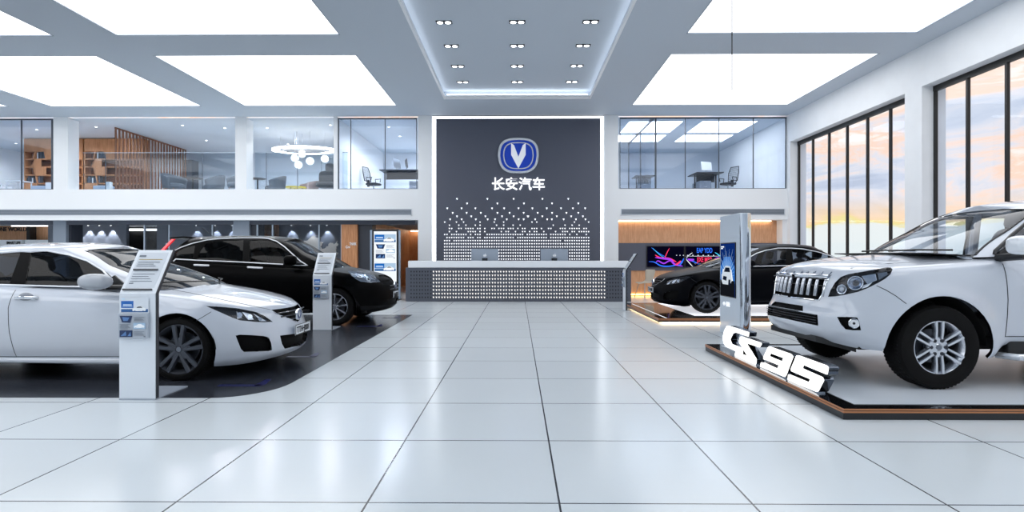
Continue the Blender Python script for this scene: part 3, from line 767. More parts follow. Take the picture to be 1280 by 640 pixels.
def swirl_tv(px0, px1, which):
    a, b_ = onY(px0, 307.5, yw - .04), onY(px1, 334, yw - .04)
    w, h = b_.x - a.x, a.z - b_.z
    t = thing('wall_screen', '', 'screen', (a.x, yw - .04, b_.z), 0, 'screens on the dark wall band')
    MB().box(0, -.05, 0, w, 0, h).build('housing', m_black, t)
    cs_ = {'p': emitter('swirl_purple', '9a3ce0', 1.1), 'b': emitter('swirl_blue', '2f6ff0', 1.1), 'r': emitter('swirl_red', 'f03a62', 1.1), 'c': emitter('swirl_cyan', '46c8ee', 1.1), 'w': emitter('swirl_white', 'e6ecf6', 1.0)}
    flat(t, 'display', [R4(.02, .02, w - .02, h - .02)], emitter('swirl_dark', '07071c', .8), -.051)
    def ribbon(name, pts, wd, c):
        P_ = [Vector((x * w, z * h)) for x, z in pts]; Q = []
        for i in range(len(P_) - 1):   # catmull-rom
            p0, p1, p2, p3 = P_[max(0, i - 1)], P_[i], P_[i + 1], P_[min(len(P_) - 1, i + 2)]
            for k in range(6):
                u = k / 6; Q.append(.5 * ((2 * p1) + (p2 - p0) * u + (2 * p0 - 5 * p1 + 4 * p2 - p3) * u * u + (3 * p1 - p0 - 3 * p2 + p3) * u ** 3))
        Q.append(P_[-1]); L_ = []; R_ = []
        for i, p in enumerate(Q):
            d_ = (Q[min(i + 1, len(Q) - 1)] - Q[max(i - 1, 0)]).normalized(); n_ = Vector((-d_.y, d_.x)); s_ = wd * (math.sin(PI * (i + .4) / (len(Q) + .3)) ** .6)
            L_.append(p + n_ * s_); R_.append(p - n_ * s_)
        mb = MB(); vs = [(a_.x, ribbon.y, a_.y) for a_ in L_] + [(a_.x, ribbon.y, a_.y) for a_ in R_]; n_ = len(Q); ribbon.y -= .0012
        mb.add(vs, [(i, i + 1, n_ + i + 1, n_ + i) for i in range(n_ - 1)]); mb.build(name, cs_[c], t)
    ribbon.y = -.0545
    if which == 0:
        ribbon('blue_ribbon', [(.12, .93), (.3, .68), (.48, .5)], .012, 'b'); ribbon('blue_ribbon', [(.16, .9), (.33, .6), (.47, .44)], .008, 'c')
        ribbon('red_ribbon', [(.6, .9), (.52, .62), (.48, .42)], .014, 'r'); ribbon('red_ribbon', [(.22, .58), (.36, .44), (.6, .4), (.78, .25)], .03, 'r')
        ribbon('purple_ribbon', [(.22, .46), (.4, .42), (.62, .36), (.74, .14), (.95, .05)], .035, 'p'); ribbon('purple_ribbon', [(.24, .22), (.3, .3), (.45, .18), (.6, .3), (.72, .2)], .022, 'p')
        ribbon('blue_ribbon', [(.05, .26), (.2, .24), (.36, .08), (.55, .04), (.8, .12), (.97, .35)], .02, 'b'); ribbon('red_ribbon', [(.75, .1), (.84, .2), (.9, .3)], .03, 'r')
        ribbon('cyan_ribbon', [(.84, .06), (.92, .2), (.98, .42)], .022, 'b')
        for i in range(3): flat(t, 'scale_mark', [R4((.78 + i * .09) * w, .54 * h, (.8 + i * .09) * w, .58 * h)], cs_['w'], -.06)
    else:
        ribbon('white_line', [(.02, .42), (.14, .62), (.2, .68)], .01, 'w'); ribbon('white_line', [(.02, .38), (.1, .22), (.2, .03)], .014, 'w')
        ribbon('white_line', [(.0, .52), (.5, .52), (1, .52)], .006, 'w')
        ribbon('blue_ribbon', [(.02, .4), (.2, .28), (.5, .1), (.8, .2), (.98, .38)], .02, 'b'); ribbon('purple_ribbon', [(.06, .38), (.15, .34), (.24, .36)], .04, 'p')
        ribbon('purple_ribbon', [(.78, .36), (.88, .42), (.98, .42)], .04, 'p'); ribbon('cyan_ribbon', [(.3, .04), (.5, .06), (.7, .12)], .02, 'c'); ribbon('blue_ribbon', [(.8, .7), (.9, .58), (.99, .45)], .015, 'c')
        for i in range(7): flat(t, 'scale_mark', [R4((.05 + i * .14) * w, .54 * h, (.08 + i * .14) * w, .58 * h)], cs_['w'], -.06)
        rx = Matrix.Rotation(PI / 2, 4, 'X')
        text_mesh('blue_words', 'EAP YDD', .22, cs_['b'], t, Matrix.Translation((w * .52, -.058, h * .68)) @ rx, .001, .004, 'CENTER', width=w * .42)
        text_mesh('red_words', 'JIXE MRR', .22, cs_['r'], t, Matrix.Translation((w * .52, -.058, h * .25)) @ rx, .001, .004, 'CENTER', width=w * .42)
    return t
swirl_tv(808, 855, 0)['label'] = 'left wall screen with pink, purple and blue light ribbons'
swirl_tv(856, 902, 1)['label'] = 'right wall screen with blue and red words between light arcs'

# chair by the wood wall
cp = onZ(810, 371.5, 0)
ch = thing('side_chair', 'beige shell chair with thin steel legs in front of the wood wall', 'chair', (cp.x - .1, cp.y, 0), math.radians(-60))
ls_ = mat('chair_steel', '9aa2ad', .3, metal=.9)
for sx, sy in ((-1, -1), (1, -1), (-1, 1), (1, 1)):
    MB().tube([(sx * .13, sy * .12, .43), (sx * .22, sy * .22, .0)], .01, 8).build('leg', ls_, ch)
def shell(pts, hw, th):
    mb = MB(); n_ = len(pts); m_ = 7; vs = []; 
    for (y, z, wk, cv_) in pts:
        for j in range(m_):
            u = -1 + 2 * j / (m_ - 1); vs.append((u * hw * wk, y - cv_ * u * u * -1, z + (0 if cv_ else .03 * u * u)))
    fs = [(i * m_ + j, i * m_ + j + 1, (i + 1) * m_ + j + 1, (i + 1) * m_ + j) for i in range(n_ - 1) for j in range(m_ - 1)]
    return mb.add(vs, fs)
shl = shell([(-.21, .43, .9, 0), (-.1, .44, 1, 0), (.08, .44, 1, 0), (.17, .47, .95, 0), (.21, .56, .8, -.02), (.24, .68, .9, -.04), (.27, .8, 1, -.05), (.28, .86, .9, -.05)], .22, .01)
shl.build('seat_shell', mat('chair_beige', 'c9c3b6', .5), ch, smooth=True, solid=.012)

# ------------------------------------------------------------------ under the balcony, left
yg = YW + .3
fr = mat('partition_dark', '2a2e38', .4)
def bx(name, px0, px1, y0, y1, z0, z1, m, par=None, **k):
    return MB().box(onY(px0, 0, y0).x, y0, z0, onY(px1, 0, y0).x, y1, z1).build(name, m, par, **k)
struct('wall_left_hall_rear', MB().box(XL, 25.8, 0, cx0, 26, ZB), mat('rear_wall_grey', '585d68', .6))
t = thing('partition_head', 'dark steel head beam of the glazed partition under the left balcony', 'partition beam', (0, 0, 0))
bx('beam', -60, 519, yg, yg + .12, ZB - .13, ZB, mat('beam_slate', '454a57', .45), t)
# blue-grey columns
k = 3
for a, b_, m in ((67, 83, 'column_blue'), (292, 312, 'column_blue')):
    k += 1; struct('column_%d' % k, MB().box(onY(a, 0, yg).x, yg - .02, 0, onY(b_, 0, yg).x, yg + .5, ZB), mat('column_blue', '7d8794', .4))
for a, b_ in ((84, 89), (448, 465), (312, 322)):
    k += 1; struct('column_%d' % k, MB().box(onY(a, 0, yg + .1).x, yg + .1, 0, onY(b_, 0, yg + .1).x, yg + .6, ZB), mat('column_dark', '30343e', .45))
# dark recessed wall with arched washes of small downlights
ys_ = 20.2
def washwall(n, px0, px1, y, m=None):
    struct('wall_display_%d' % n, MB().box(onY(px0, 0, y).x, y, 0, onY(px1, 0, y).x, y + .15, ZB), m or mat('display_wall_grey', '6c717d', .5))
washwall(1, 60, 158, ys_); washwall(2, 196, 300, ys_); washwall(3, 318, 430, ys_)
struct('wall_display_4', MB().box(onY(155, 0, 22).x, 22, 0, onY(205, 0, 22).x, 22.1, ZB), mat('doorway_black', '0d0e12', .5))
spots = [(95, 1), (110, 2), (124, 3), (138.5, 4), (245, 5), (269, 6), (290, 7), (364, 8), (388, 9), (408.5, 10)]
s0 = None
for px, i_ in spots:
    y = ys_ - .1; x = onY(px, 0, y).x; zt_ = onY(0, 287, y).z
    wh = 'in front of the dark wall behind the white sedan' if i_ < 5 else ('on the dark wall above the black crossover roof' if i_ < 8 else 'above the white map relief')
    nth = ['leftmost', 'second', 'third', 'rightmost'][i_ - 1] if i_ < 5 else ['leftmost', 'middle', 'rightmost'][(i_ - 5) % 3]
    lab = 'wall washer lamp %s, %s one' % (wh, nth)
    if s0 is None:
        s0 = thing('wall_washer', lab, 'wall lamp', (x, y, ZB - .06), 0, 'wall washer lamps under the balcony')
        MB().cyl((0, 0, 0), (0, 0, .055), .03, n=12).build('lamp_body', m_black, s0)
        MB().cyl((0, 0, -.004), (0, 0, .0), .024, n=12).build('lamp', m_lamp, s0)
    else: copy_tree(s0, (x, y, ZB - .06), 0, lab)
    L = bpy.data.lights.new('wash', 'SPOT'); L.energy = 55; L.spot_size = math.radians(62); L.spot_blend = .15; L.shadow_soft_size = .01; L.color = (.9, .95, 1)
    lo = bpy.data.objects.new('wash_light', L); C.objects.link(lo); lo.location = (x, y - .02, ZB - .07); lo.rotation_euler = (math.radians(4), 0, 0)
# thin glass partition with steel mullions
def partition(label, pxs, z1=ZB - .13):
    xs = [onY(p, 0, yg + .06).x for p in pxs]; t = thing('glass_partition', label, 'glass partition', (xs[0], yg + .06, 0))
    for x in xs: MB().box(x - xs[0] - .022, -.03, 0, x - xs[0] + .022, .03, z1).build('mullion', mat('mullion_light', '9ba6b4', .35, metal=.5), t)
    for a, b_ in zip(xs, xs[1:]): MB().box(a - xs[0] + .02, -.005, .05, b_ - xs[0] - .02, .005, z1).build('pane', glass('smoke_glass', 'dde1e6', .7), t)
    return t
tp = partition('dark glass partition under the balcony behind the black crossover tailgate', [181, 212, 266, 292])
bx('door_pull', 207, 208.4, yg, yg + .02, onY(0, 311, yg).z, onY(0, 304, yg).z, m_steel).parent = None
dp = [o for o in bpy.data.objects if o.name == 'door_pull'][0]; tag(dp, 'small steel door pull on the dark glass partition', 'door pull')
partition('dark glass partition under the balcony behind the crossover windscreen', [322, 341, 399, 427])
# oak shelf unit seen through the partition and the oak column
ow = thing('oak_shelf_panel', 'narrow oak shelf unit behind the glass above the crossover roof', 'shelf', (onY(321, 0, 19.6).x, 19.6, 0))
wv = onY(345, 0, 19.6).x - onY(321, 0, 19.6).x
MB().box(0, .2, 0, wv, .25, ZB - .02).build('back', m_wood, ow)
g = MB().box(0, 0, 0, .04, .2, ZB - .02).box(wv - .04, 0, 0, wv, .2, ZB - .02).box(wv * .5 - .015, 0, 0, wv * .5 + .015, .2, ZB - .3)
for z in (.4, .8, 1.2, 1.6, 1.98, 2.2): g.box(0, 0, z, wv, .2, z + .03)
g.build('shelf_boards', mat('shelf_edge_oak', 'a8683f', .5), ow)
struct('column_9', MB().box(onY(427, 0, yg).x, yg - .03, 0, onY(447, 0, yg).x, yg + .45, ZB - .13), m_wood)
p = onY(437, 306.5, yg - .04)
tag(text_mesh('column_lettering', 'THANK', .13, m_whiteg, None, Matrix.Translation((p.x, p.y, p.z)) @ Matrix.Rotation(PI / 2, 4, 'X'), .004, .003, width=.22), 'small white word on the oak column behind the crossover', 'lettering')
p = onY(432, 309, yg - .04)
tag(text_mesh('column_lettering', 'Crv', .11, m_whiteg, None, Matrix.Translation((p.x, p.y, p.z - .03)) @ Matrix.Rotation(PI / 2, 4, 'X'), .004, .003, width=.15), 'second smaller white word lower on the oak column', 'lettering')
# white map reliefs on the display wall
def relief(px, py, pts, label):
    p = onY(px, py, ys_); s_ = ys_ / F
    rr = random.Random(int(px)); poly = []
    n_ = len(pts)
    for i in range(n_):
        a, b_ = pts[i], pts[(i + 1) % n_]
        for k_ in range(4):
            u = k_ / 4; j = 0 if k_ == 0 else 1.2
            poly.append(((a[0] * (1 - u) + b_[0] * u + rr.uniform(-j, j) - px) * s_, -(a[1] * (1 - u) + b_[1] * u + rr.uniform(-j, j) - py) * s_))
    o = MB().prism([(x, 0, z) for x, z in poly], (0, -.05, 0)).build('map_relief', mat('relief_cream', 'e4dcd2', .5, emit='fff4e6', estr=.12)); o.location = (p.x, ys_ - .001, p.z); tag(o, label, 'wall relief', 'white map reliefs on the dark wall')
relief(392, 310, [(376, 303), (383, 301), (388, 298), (393, 295), (396, 297), (402, 297), (399, 300), (404, 304), (401, 308), (406, 313), (404, 320), (412, 330), (400, 329), (392, 322), (385, 317), (380, 312)], 'larger cream map relief on the dark wall above the crossover bonnet')
relief(417, 312, [(405, 312), (411, 308), (414, 303), (418, 306), (422, 301), (423, 306), (419, 311), (423, 316), (420, 321), (422, 326), (416, 328), (411, 321), (407, 317)], 'smaller cream map relief right beside the larger one')
# oak wall running back behind the signage, rear oak wall
xo = -4.87
struct('wall_oak_side', MB().box(xo - .15, 18.9, 0, xo, 25.8, ZB), m_woodh)
struct('wall_oak_rear', MB().box(xo, 25.6, 0, cx0, 25.78, ZB), m_woodh)
t = thing('warm_cove_light', 'warm LED line at the top of the far oak wall beside the desk', 'cove light', (0, 0, 0)); MB().box(xo + .1, 25.4, ZB - .04, cx0, 25.45, ZB - .01).build('led_strip', emitter('cove_warm2', 'ffe2c0', 10), t)
struct('wall_oak_return', MB().box(cx0, YW + 1.2, 0, cx0 + .1, 25.8, ZB), m_white)
# far left: oak display shelves with sign
yo = 21.5
struct('wall_display_5', MB().box(XL, yo, 0, onY(66, 0, yo).x + .3, yo + .15, ZB), m_woodh)
lt = thing('tube_light', 'bright white light line above the oak display at far left', 'light', (0, 0, 0))
bx('lamp', 14, 66, yo - .35, yo - .3, onY(0, 283, yo - .35).z, onY(0, 280.5, yo - .35).z, emitter('tube', 'ffffff', 3), lt)
lt = thing('tube_light', 'bright white light line over the black doorway behind the sedan', 'light', (0, 0, 0))
bx('lamp', 155, 200, 21.8, 21.85, onY(0, 288.5, 21.8).z, onY(0, 286, 21.8).z, emitter('tube', 'ffffff', 3), lt)
dv = bx('display_divider', 33, 37, yo - .4, yo - .1, 0, onY(0, 283, yo - .4).z, mat('divider_black', '14161b', .5)); tag(dv, 'black upright divider of the oak display at far left', 'divider')
p = onY(0, 289.5, yo - .2)
tag(text_mesh('sign_lettering', 'CHANGAN ONE WORLD', .22, mat('sign_black', '15171c', .5), None, Matrix.Translation((onY(-38, 0, yo - .2).x, yo - .2, onY(0, 289, yo - .2).z)) @ Matrix.Rotation(PI / 2, 4, 'X'), .01, .003, width=onY(33, 0, yo - .2).x - onY(-38, 0, yo - .2).x), 'black ONE WORLD lettering on the oak wall at far left', 'lettering')
for a, b_, lab in ((-6, 27, 'white counter with small black lettering at far left'), (31, 66, 'plain white counter right of the black divider at far left')):
    y = 20.6; o = bx('display_counter', a, b_, y, y + .6, 0, onY(0, 299.8, y).z, m_whiteg, bevel=.01); tag(o, lab, 'counter', 'white counters at far left')
p = onY(8, 305, 20.58)
tag(text_mesh('counter_lettering', 'SMART LIFE', .13, mat('sign_black'), None, Matrix.Translation((p.x, p.y, p.z)) @ Matrix.Rotation(PI / 2, 4, 'X'), .004, .004, width=onY(26, 0, 20.6).x - p.x), 'small black words on the white counter at far left', 'lettering')

# ================================================================== upper level furniture
def bookshelf(px0, Y, label):
    p = onY(px0, 0, Y); t = thing('bookshelf', label, 'bookshelf', (p.x, Y, ZF), 0, 'oak bookshelves on the upper level')
    hh = onY(0, 173.5, Y).z - ZF; w = 2.2; zr = [0.05, .38, .72, 1.06, 1.38, 1.72]
    zs = [onY(0, y, Y).z - ZF for y in (230, 219.5, 209.5, 199.5, 189.5)]
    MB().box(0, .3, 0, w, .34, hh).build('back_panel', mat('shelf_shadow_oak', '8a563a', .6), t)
    g = MB()
    for z in zs: g.box(0, 0, z, w, .3, z + .035)
    g.box(0, 0, 0, .035, .3, hh).box(w - .035, 0, 0, w, .3, hh)
    g.build('shelf_boards', m_wood, t)
    MB().box(.035, .0, zs[-1] + .035, w - .035, .02, hh).build('top_panel', m_wood, t)
    MB().box(.035, .0, 0, .5, .02, zs[0]).build('base_panel', m_wood, t)
    # slanted uprights and closed oak fronts between them
    k = w / (2.2); s_ = lambda v: v * Y / F
    dd = MB()
    for r, (xa, xb) in enumerate(((17, 14), (14.5, 10.5), (7.5, 13.5), (11, 14))):     # bottom to top rows: bottom x, top x (pixels)
        xa, xb = s_(xa), s_(xb)
        if r < 2: xa, xb = (s_(17), s_(14.5)) if r == 0 else (s_(14.5), s_(11.5))
        z0, z1 = zs[r], zs[r + 1]
        dd.prism([(xa - .02, 0, z0), (xa + .02, 0, z0), (xb + .02, 0, z1), (xb - .02, 0, z1)], (0, .3, 0))
    dd.build('slanted_upright', m_wood, t)
    c = MB()
    c.prism([(s_(14.5), .0, zs[1] + .03), (s_(28), 0, zs[1] + .03), (s_(28), 0, zs[2]), (s_(11.5), 0, zs[2])], (0, .02, 0))
    c.prism([(s_(7.5), .0, zs[2] + .03), (s_(22), 0, zs[2] + .03), (s_(22), 0, zs[3]), (s_(12.5), 0, zs[3])], (0, .02, 0))
    c.prism([(s_(27), .0, zs[3] + .03), (w - .04, 0, zs[3] + .03), (w - .04, 0, zs[4]), (s_(25), 0, zs[4])], (0, .02, 0))
    c.build('closed_front', m_wood, t)
    return t, zs
bk_cols = ['2b3240', '3a4454', '20242c', 'dfe4ea', '2f3a4c', '4a5260']
def books(px0, Y, zs, label_where):
    x0 = onY(px0, 0, Y).x; s_ = Y / F
    for row, xa, n_, where in ((3, 15, 7, 'upper shelf'), (0, 2, 8, 'lowest shelf')):
        x = x0 + xa * s_
        for i in range(n_):
            w = .05 + .015 * ((i * 7) % 3); h = .2 + .03 * ((i * 5) % 3)
            if row == 3: h += .03
            c_ = bk_cols[(i * 5 + row) % 6]
            o = MB().box(0, 0, 0, w - .008, .16, h).build('book', mat('book_' + c_, c_, .6)); o.location = (x, Y + .05, ZF + zs[row] + .036)
            ord_ = ['first', 'second', 'third', 'fourth', 'fifth', 'sixth', 'seventh', 'eighth'][i]
            cn_ = {'dfe4ea': 'white', '20242c': 'black', '2b3240': 'dark navy', '3a4454': 'slate blue', '2f3a4c': 'blue-grey', '4a5260': 'grey'}[c_]
            tag(o, '%s book, %s from left, %s, %s' % (cn_, ord_, where, label_where), 'book', 'books on the upper level shelves')
            x += w
_, zs = bookshelf(30, 21, 'oak bookshelf with slanted uprights at far left, partly behind the first pillar')
books(30, 21, zs, 'far left bookshelf')
_, zs = bookshelf(105.3, 21, 'oak bookshelf with slanted uprights beside the slatted wood screen')
books(105.3, 21, zs, 'bookshelf beside the slatted screen')
# slatted wood screen running back
sl = thing('slatted_screen', 'tall walnut slatted screen running back from the balcony edge', 'slatted screen', (-13.62, 19.15, ZF), 0)
Ls = 4.05; ns = 24; hh = ZU - ZF - .03
for i in range(ns):
    y = i * Ls / (ns - 1); MB().box(-.014, y - .035, 0, .014, y + .035, hh).build('slat', m_woodd, sl)
MB().box(-.02, -.035, hh - .05, .02, Ls + .035, hh).build('top_rail', m_woodd, sl)
MB().box(-.02, -.035, 0, .02, Ls + .035, .05).build('bottom_rail', m_woodd, sl)
o = bx('dark_cabinet', 229, 240, 23.4, 23.9, ZF, onY(0, 200, 23.4).z, mat('cabinet_slate', '39414e', .5), bevel=.01); tag(o, 'dark slate cabinet at the rear wall beyond the slatted screen', 'cabinet')
fab = mat('armchair_grey', '50565f', .8, bump=.2, bscale=80)
def armchair(name, label, px, Y, rz, s_=1.0, m=None, top=.85):
    t = thing(name, label, 'armchair', (onY(px, 0, Y).x, Y, ZF), rz, 'grey tub armchairs on the upper level'); m = m or fab
    seat = MB().lathe([(.0, .3), (.3, .3), (.33, .34), (.33, .42), (.28, .46), (0, .46)], 20); seat.build('seat', m, t, smooth=True)
    mb = MB(); n_ = 18; m_ = 6; vs = []
    for i in range(n_ + 1):
        a = math.radians(-115 + 230 * i / n_); k_ = math.cos(a / 2 * 1.15) ** 1.2; h = .52 + (top - .52) * max(0, k_)
        for j in range(m_ + 1):
            z = .3 + (h - .3) * j / m_; r = .34 + .06 * j / m_
            vs.append((r * math.sin(a) * 1.02, r * math.cos(a), z))
    fs = [(i * (m_ + 1) + j, (i + 1) * (m_ + 1) + j, (i + 1) * (m_ + 1) + j + 1, i * (m_ + 1) + j + 1) for i in range(n_) for j in range(m_)]
    mb.add(vs, fs).build('backrest', m, t, smooth=True, solid=.05)
    for sx in (-1, 1):
        for sy in (-1, 1): MB().cyl((sx * .18, sy * .18, .3), (sx * .25, sy * .25, 0), .016, .01, 8).build('leg', m_woodd, t)
    t.scale = (s_, s_, s_); return t
armchair('armchair', 'grey tub armchair right in front of the slatted screen', 218, 20.2, math.radians(70))
armchair('armchair', 'grey tub armchair right of the small round table, facing left', 266, 20.8, math.radians(-75))
armchair('armchair', 'grey tub armchair half hidden by the second pillar', 297, 20.0, math.radians(-30))
armchair('armchair', 'dark grey armchair left of the yellow table behind the glass', 343, 21.0, math.radians(-70))
def round_table(px, Y, zt_, r, label, m, cat='table'):
    t = thing('round_table', label, cat, (onY(px, 0, Y).x, Y, ZF))
    MB().lathe([(0, zt_), (r, zt_), (r, zt_ - .012), (r * .8, zt_ - .035), (0, zt_ - .035)], 28).build('table_top', m, t, smooth=True)
    MB().lathe([(.03, 0.02), (.03, zt_ - .03)], 12).build('pedestal', m_black, t, smooth=True); MB().lathe([(0, 0), (.2, 0), (.2, .015), (.03, .03), (0, .03)], 20).build('foot', m_black, t, smooth=True); return t
dkw = mat('table_dark', '3a2c28', .35)
round_table(241, 21.5, onY(0, 223, 21.5).z - ZF, .36, 'dark round pedestal table between the grey armchairs', dkw)
round_table(322, 21.5, onY(0, 223.5, 21.5).z - ZF, .3, 'dark round pedestal table just right of the second pillar', dkw)
t = thing('yellow_table', 'low yellow rimmed table seen as a thin line at the balcony edge', 'table', (onY(370, 0, 19.6).x, 19.6, ZF)); zz = onY(0, 234.2, 19.6).z - ZF
MB().lathe([(0, zz), (.34, zz), (.34, zz - .04), (0, zz - .04)], 24).build('table_top', mat('yellow_lacquer', 'e6c51c', .35), t, smooth=True)
for a in (0, 2.1, 4.2): MB().cyl((.25 * math.cos(a), .25 * math.sin(a), 0), (.22 * math.cos(a), .22 * math.sin(a), zz - .03), .012, n=8).build('leg', m_black, t)
# lounge chairs
armchair('armchair', 'dusty pink tub armchair beside the black lounge chair', 385, 21.3, math.radians(-50), m=mat('fabric_pink', 'a08a86', .8), top=.72)
lc = thing('lounge_chair', 'black lounge chair with round headrest at the third pillar', 'lounge chair', (onY(409, 0, 20.2).x, 20.2, ZF), 0); bl = mat('black_leather', '1e2129', .5)
def cushion(mb, cx_, cy, cz, a, b_, c, ex=.5):
    n_ = 20; m_ = 10; vs = []
    for j in range(m_ + 1):
        tt_ = PI * j / m_
        for i in range(n_):
            aa = 2 * PI * i / n_; f = lambda v: math.copysign(abs(v) ** ex, v)
            vs.append((cx_ + a * f(math.sin(tt_)) * f(math.cos(aa)), cy + b_ * f(math.sin(tt_)) * f(math.sin(aa)), cz - c * f(math.cos(tt_))))
    fs = [(j * n_ + i, j * n_ + (i + 1) % n_, (j + 1) * n_ + (i + 1) % n_, (j + 1) * n_ + i) for j in range(m_) for i in range(n_)]
    return mb.add(vs, fs)
cushion(MB(), 0, 0, .4, .36, .34, .1).build('seat', bl, lc, smooth=True); cushion(MB(), 0, .3, .7, .4, .09, .26).build('backrest', bl, lc, smooth=True)
cushion(MB(), .0, .32, 1.08, .16, .07, .15).build('headrest', bl, lc, smooth=True); MB().cyl((0, 0, .04), (0, 0, .3), .03, n=12).build('post', m_steel, lc); MB().cyl((0, .32, .9), (0, .32, 1.0), .02, n=8).build('headrest_post', m_steel, lc)
for i in range(4): a = PI / 4 + i * PI / 2; MB().box(0, -.02, 0, .32, .02, .035, rot=Matrix.Rotation(a, 3, 'Z'), about=(0, 0, 0)).build('leg', m_steel, lc)
# pendant: glowing ring canopy and globes
Yp = 20.0; pc = onY(380, 189, Yp + .6)
pn = thing('ring_chandelier', 'large white glowing oval ring lamp hanging on the upper level', 'pendant lamp', (pc.x, Yp + .6, pc.z))
def oval_ring(a, b_, wd, h, n_=48):
    mb = MB(); o_ = [(a * math.cos(2 * PI * i / n_), b_ * math.sin(2 * PI * i / n_)) for i in range(n_)]; i_ = [((a - wd) * math.cos(2 * PI * i / n_), (b_ - wd) * math.sin(2 * PI * i / n_)) for i in range(n_)]
    vs = [(x, y, 0) for x, y in o_] + [(x, y, 0) for x, y in i_] + [(x, y, h) for x, y in o_] + [(x, y, h) for x, y in i_]; fs = []
    for i in range(n_):
        j = (i + 1) % n_; fs += [(i, n_ + i, n_ + j, j), (2 * n_ + i, 2 * n_ + j, 3 * n_ + j, 3 * n_ + i), (i, j, 2 * n_ + j, 2 * n_ + i), (n_ + i, 3 * n_ + i, 3 * n_ + j, n_ + j)]
    return mb.add(vs, fs)
oval_ring(1.14, .7, .09, .07).build('ring', emitter('ring_glow', 'ffffff', 5), pn)
oval_ring(.75, .45, .45, .06).build('inner_canopy', mat('canopy_grey', 'b9bec6', .5), pn)
for a in (0.4, 2.7, 4.7): MB().cyl((1.08 * math.cos(a), .64 * math.sin(a), .05), (1.08 * math.cos(a), .64 * math.sin(a), ZU - pc.z), .006, n=6).build('suspension_wire', m_steel, pn)
g0 = None
for px, py, lab in ((368.6, 197.5, 'upper left'), (377.5, 192.5, 'top'), (373, 206, 'lowest'), (387.5, 201.3, 'middle right'), (406, 198.5, 'rightmost')):
    p = onY(px, py, Yp + {'upper left': .0, 'top': .35, 'lowest': .1, 'middle right': -.1, 'rightmost': .1}[lab]); L_ = 'white glass globe pendant lamp under the oval ring, %s of five' % lab
    o = thing('globe_pendant', L_, 'pendant lamp', tuple(p), 0, 'white globe pendants')
    MB().sphere((0, 0, 0), .135, 20).build('globe', emitter('globe_glow', 'ffffff', 2.2), o, smooth=True)
    MB().cyl((0, 0, .13), (0, 0, ZU - p.z), .005, n=6).build('cable', m_steel, o)
rk = thing('hanging_rail_unit', 'grey metal rail unit hanging right of the globe lamps', 'rail', (onY(402, 0, 21).x, 21, ZF))
for k_ in range(4): MB().cyl((k_ * .14, 0, 0), (k_ * .14, 0, onY(0, 197, 21).z - ZF), .014, n=8).build('upright', mat('rail_grey', '8f98a4', .4, metal=.5), rk)
MB().box(-.02, -.02, onY(0, 197, 21).z - ZF, .46, .02, onY(0, 195, 21).z - ZF).build('top_bar', mat('rail_grey'), rk)
# sofa and white tables at far left
def lowtable(px0, px1, py, Y, label, m):
    x0_ = onY(px0, 0, Y).x; w = onY(px1, 0, Y).x - x0_; zt_ = onY(0, py, Y).z - ZF; t = thing('white_table', label, 'table', (x0_, Y, ZF), 0)
    MB().box(0, 0, zt_ - .03, w, .5, zt_).build('table_top', m, t, bevel=.004)
    for a in (.02, w - .05):
        for b__ in (.02, .45): MB().box(a, b__, 0, a + .03, b__ + .03, zt_ - .03).build('leg', m, t)
    return t
lowtable(6, 26, 225.3, 19.4, 'white square table behind the far left glass', m_whiteg)
lowtable(-24, 2, 230, 19.2, 'lower white table cut by the left edge of the picture', m_whiteg)
o = bx('storage_box', 56.5, 64, 19.3, 19.6, ZF, onY(0, 228, 19.3).z, m_whiteg, bevel=.01); tag(o, 'white box in front of the far left bookshelf', 'box')
o = bx('grey_bench', 38, 56, 19.3, 19.8, ZF, onY(0, 232, 19.3).z, mat('bench_blue', 'a9b8cc', .6), bevel=.02); tag(o, 'pale blue bench in front of the far left bookshelf', 'bench', 'pale blue benches')
o = bx('grey_bench', 116, 136, 19.2, 19.6, ZF, onY(0, 232, 19.2).z, mat('bench_blue'), bevel=.02); tag(o, 'pale blue bench in front of the bookshelf by the slatted screen', 'bench', 'pale blue benches')
o = bx('storage_box', 131.5, 137, 18.95, 19.1, ZF, onY(0, 227.5, 19).z, m_whiteg, bevel=.01); tag(o, 'white box at the foot of the slatted screen', 'box')

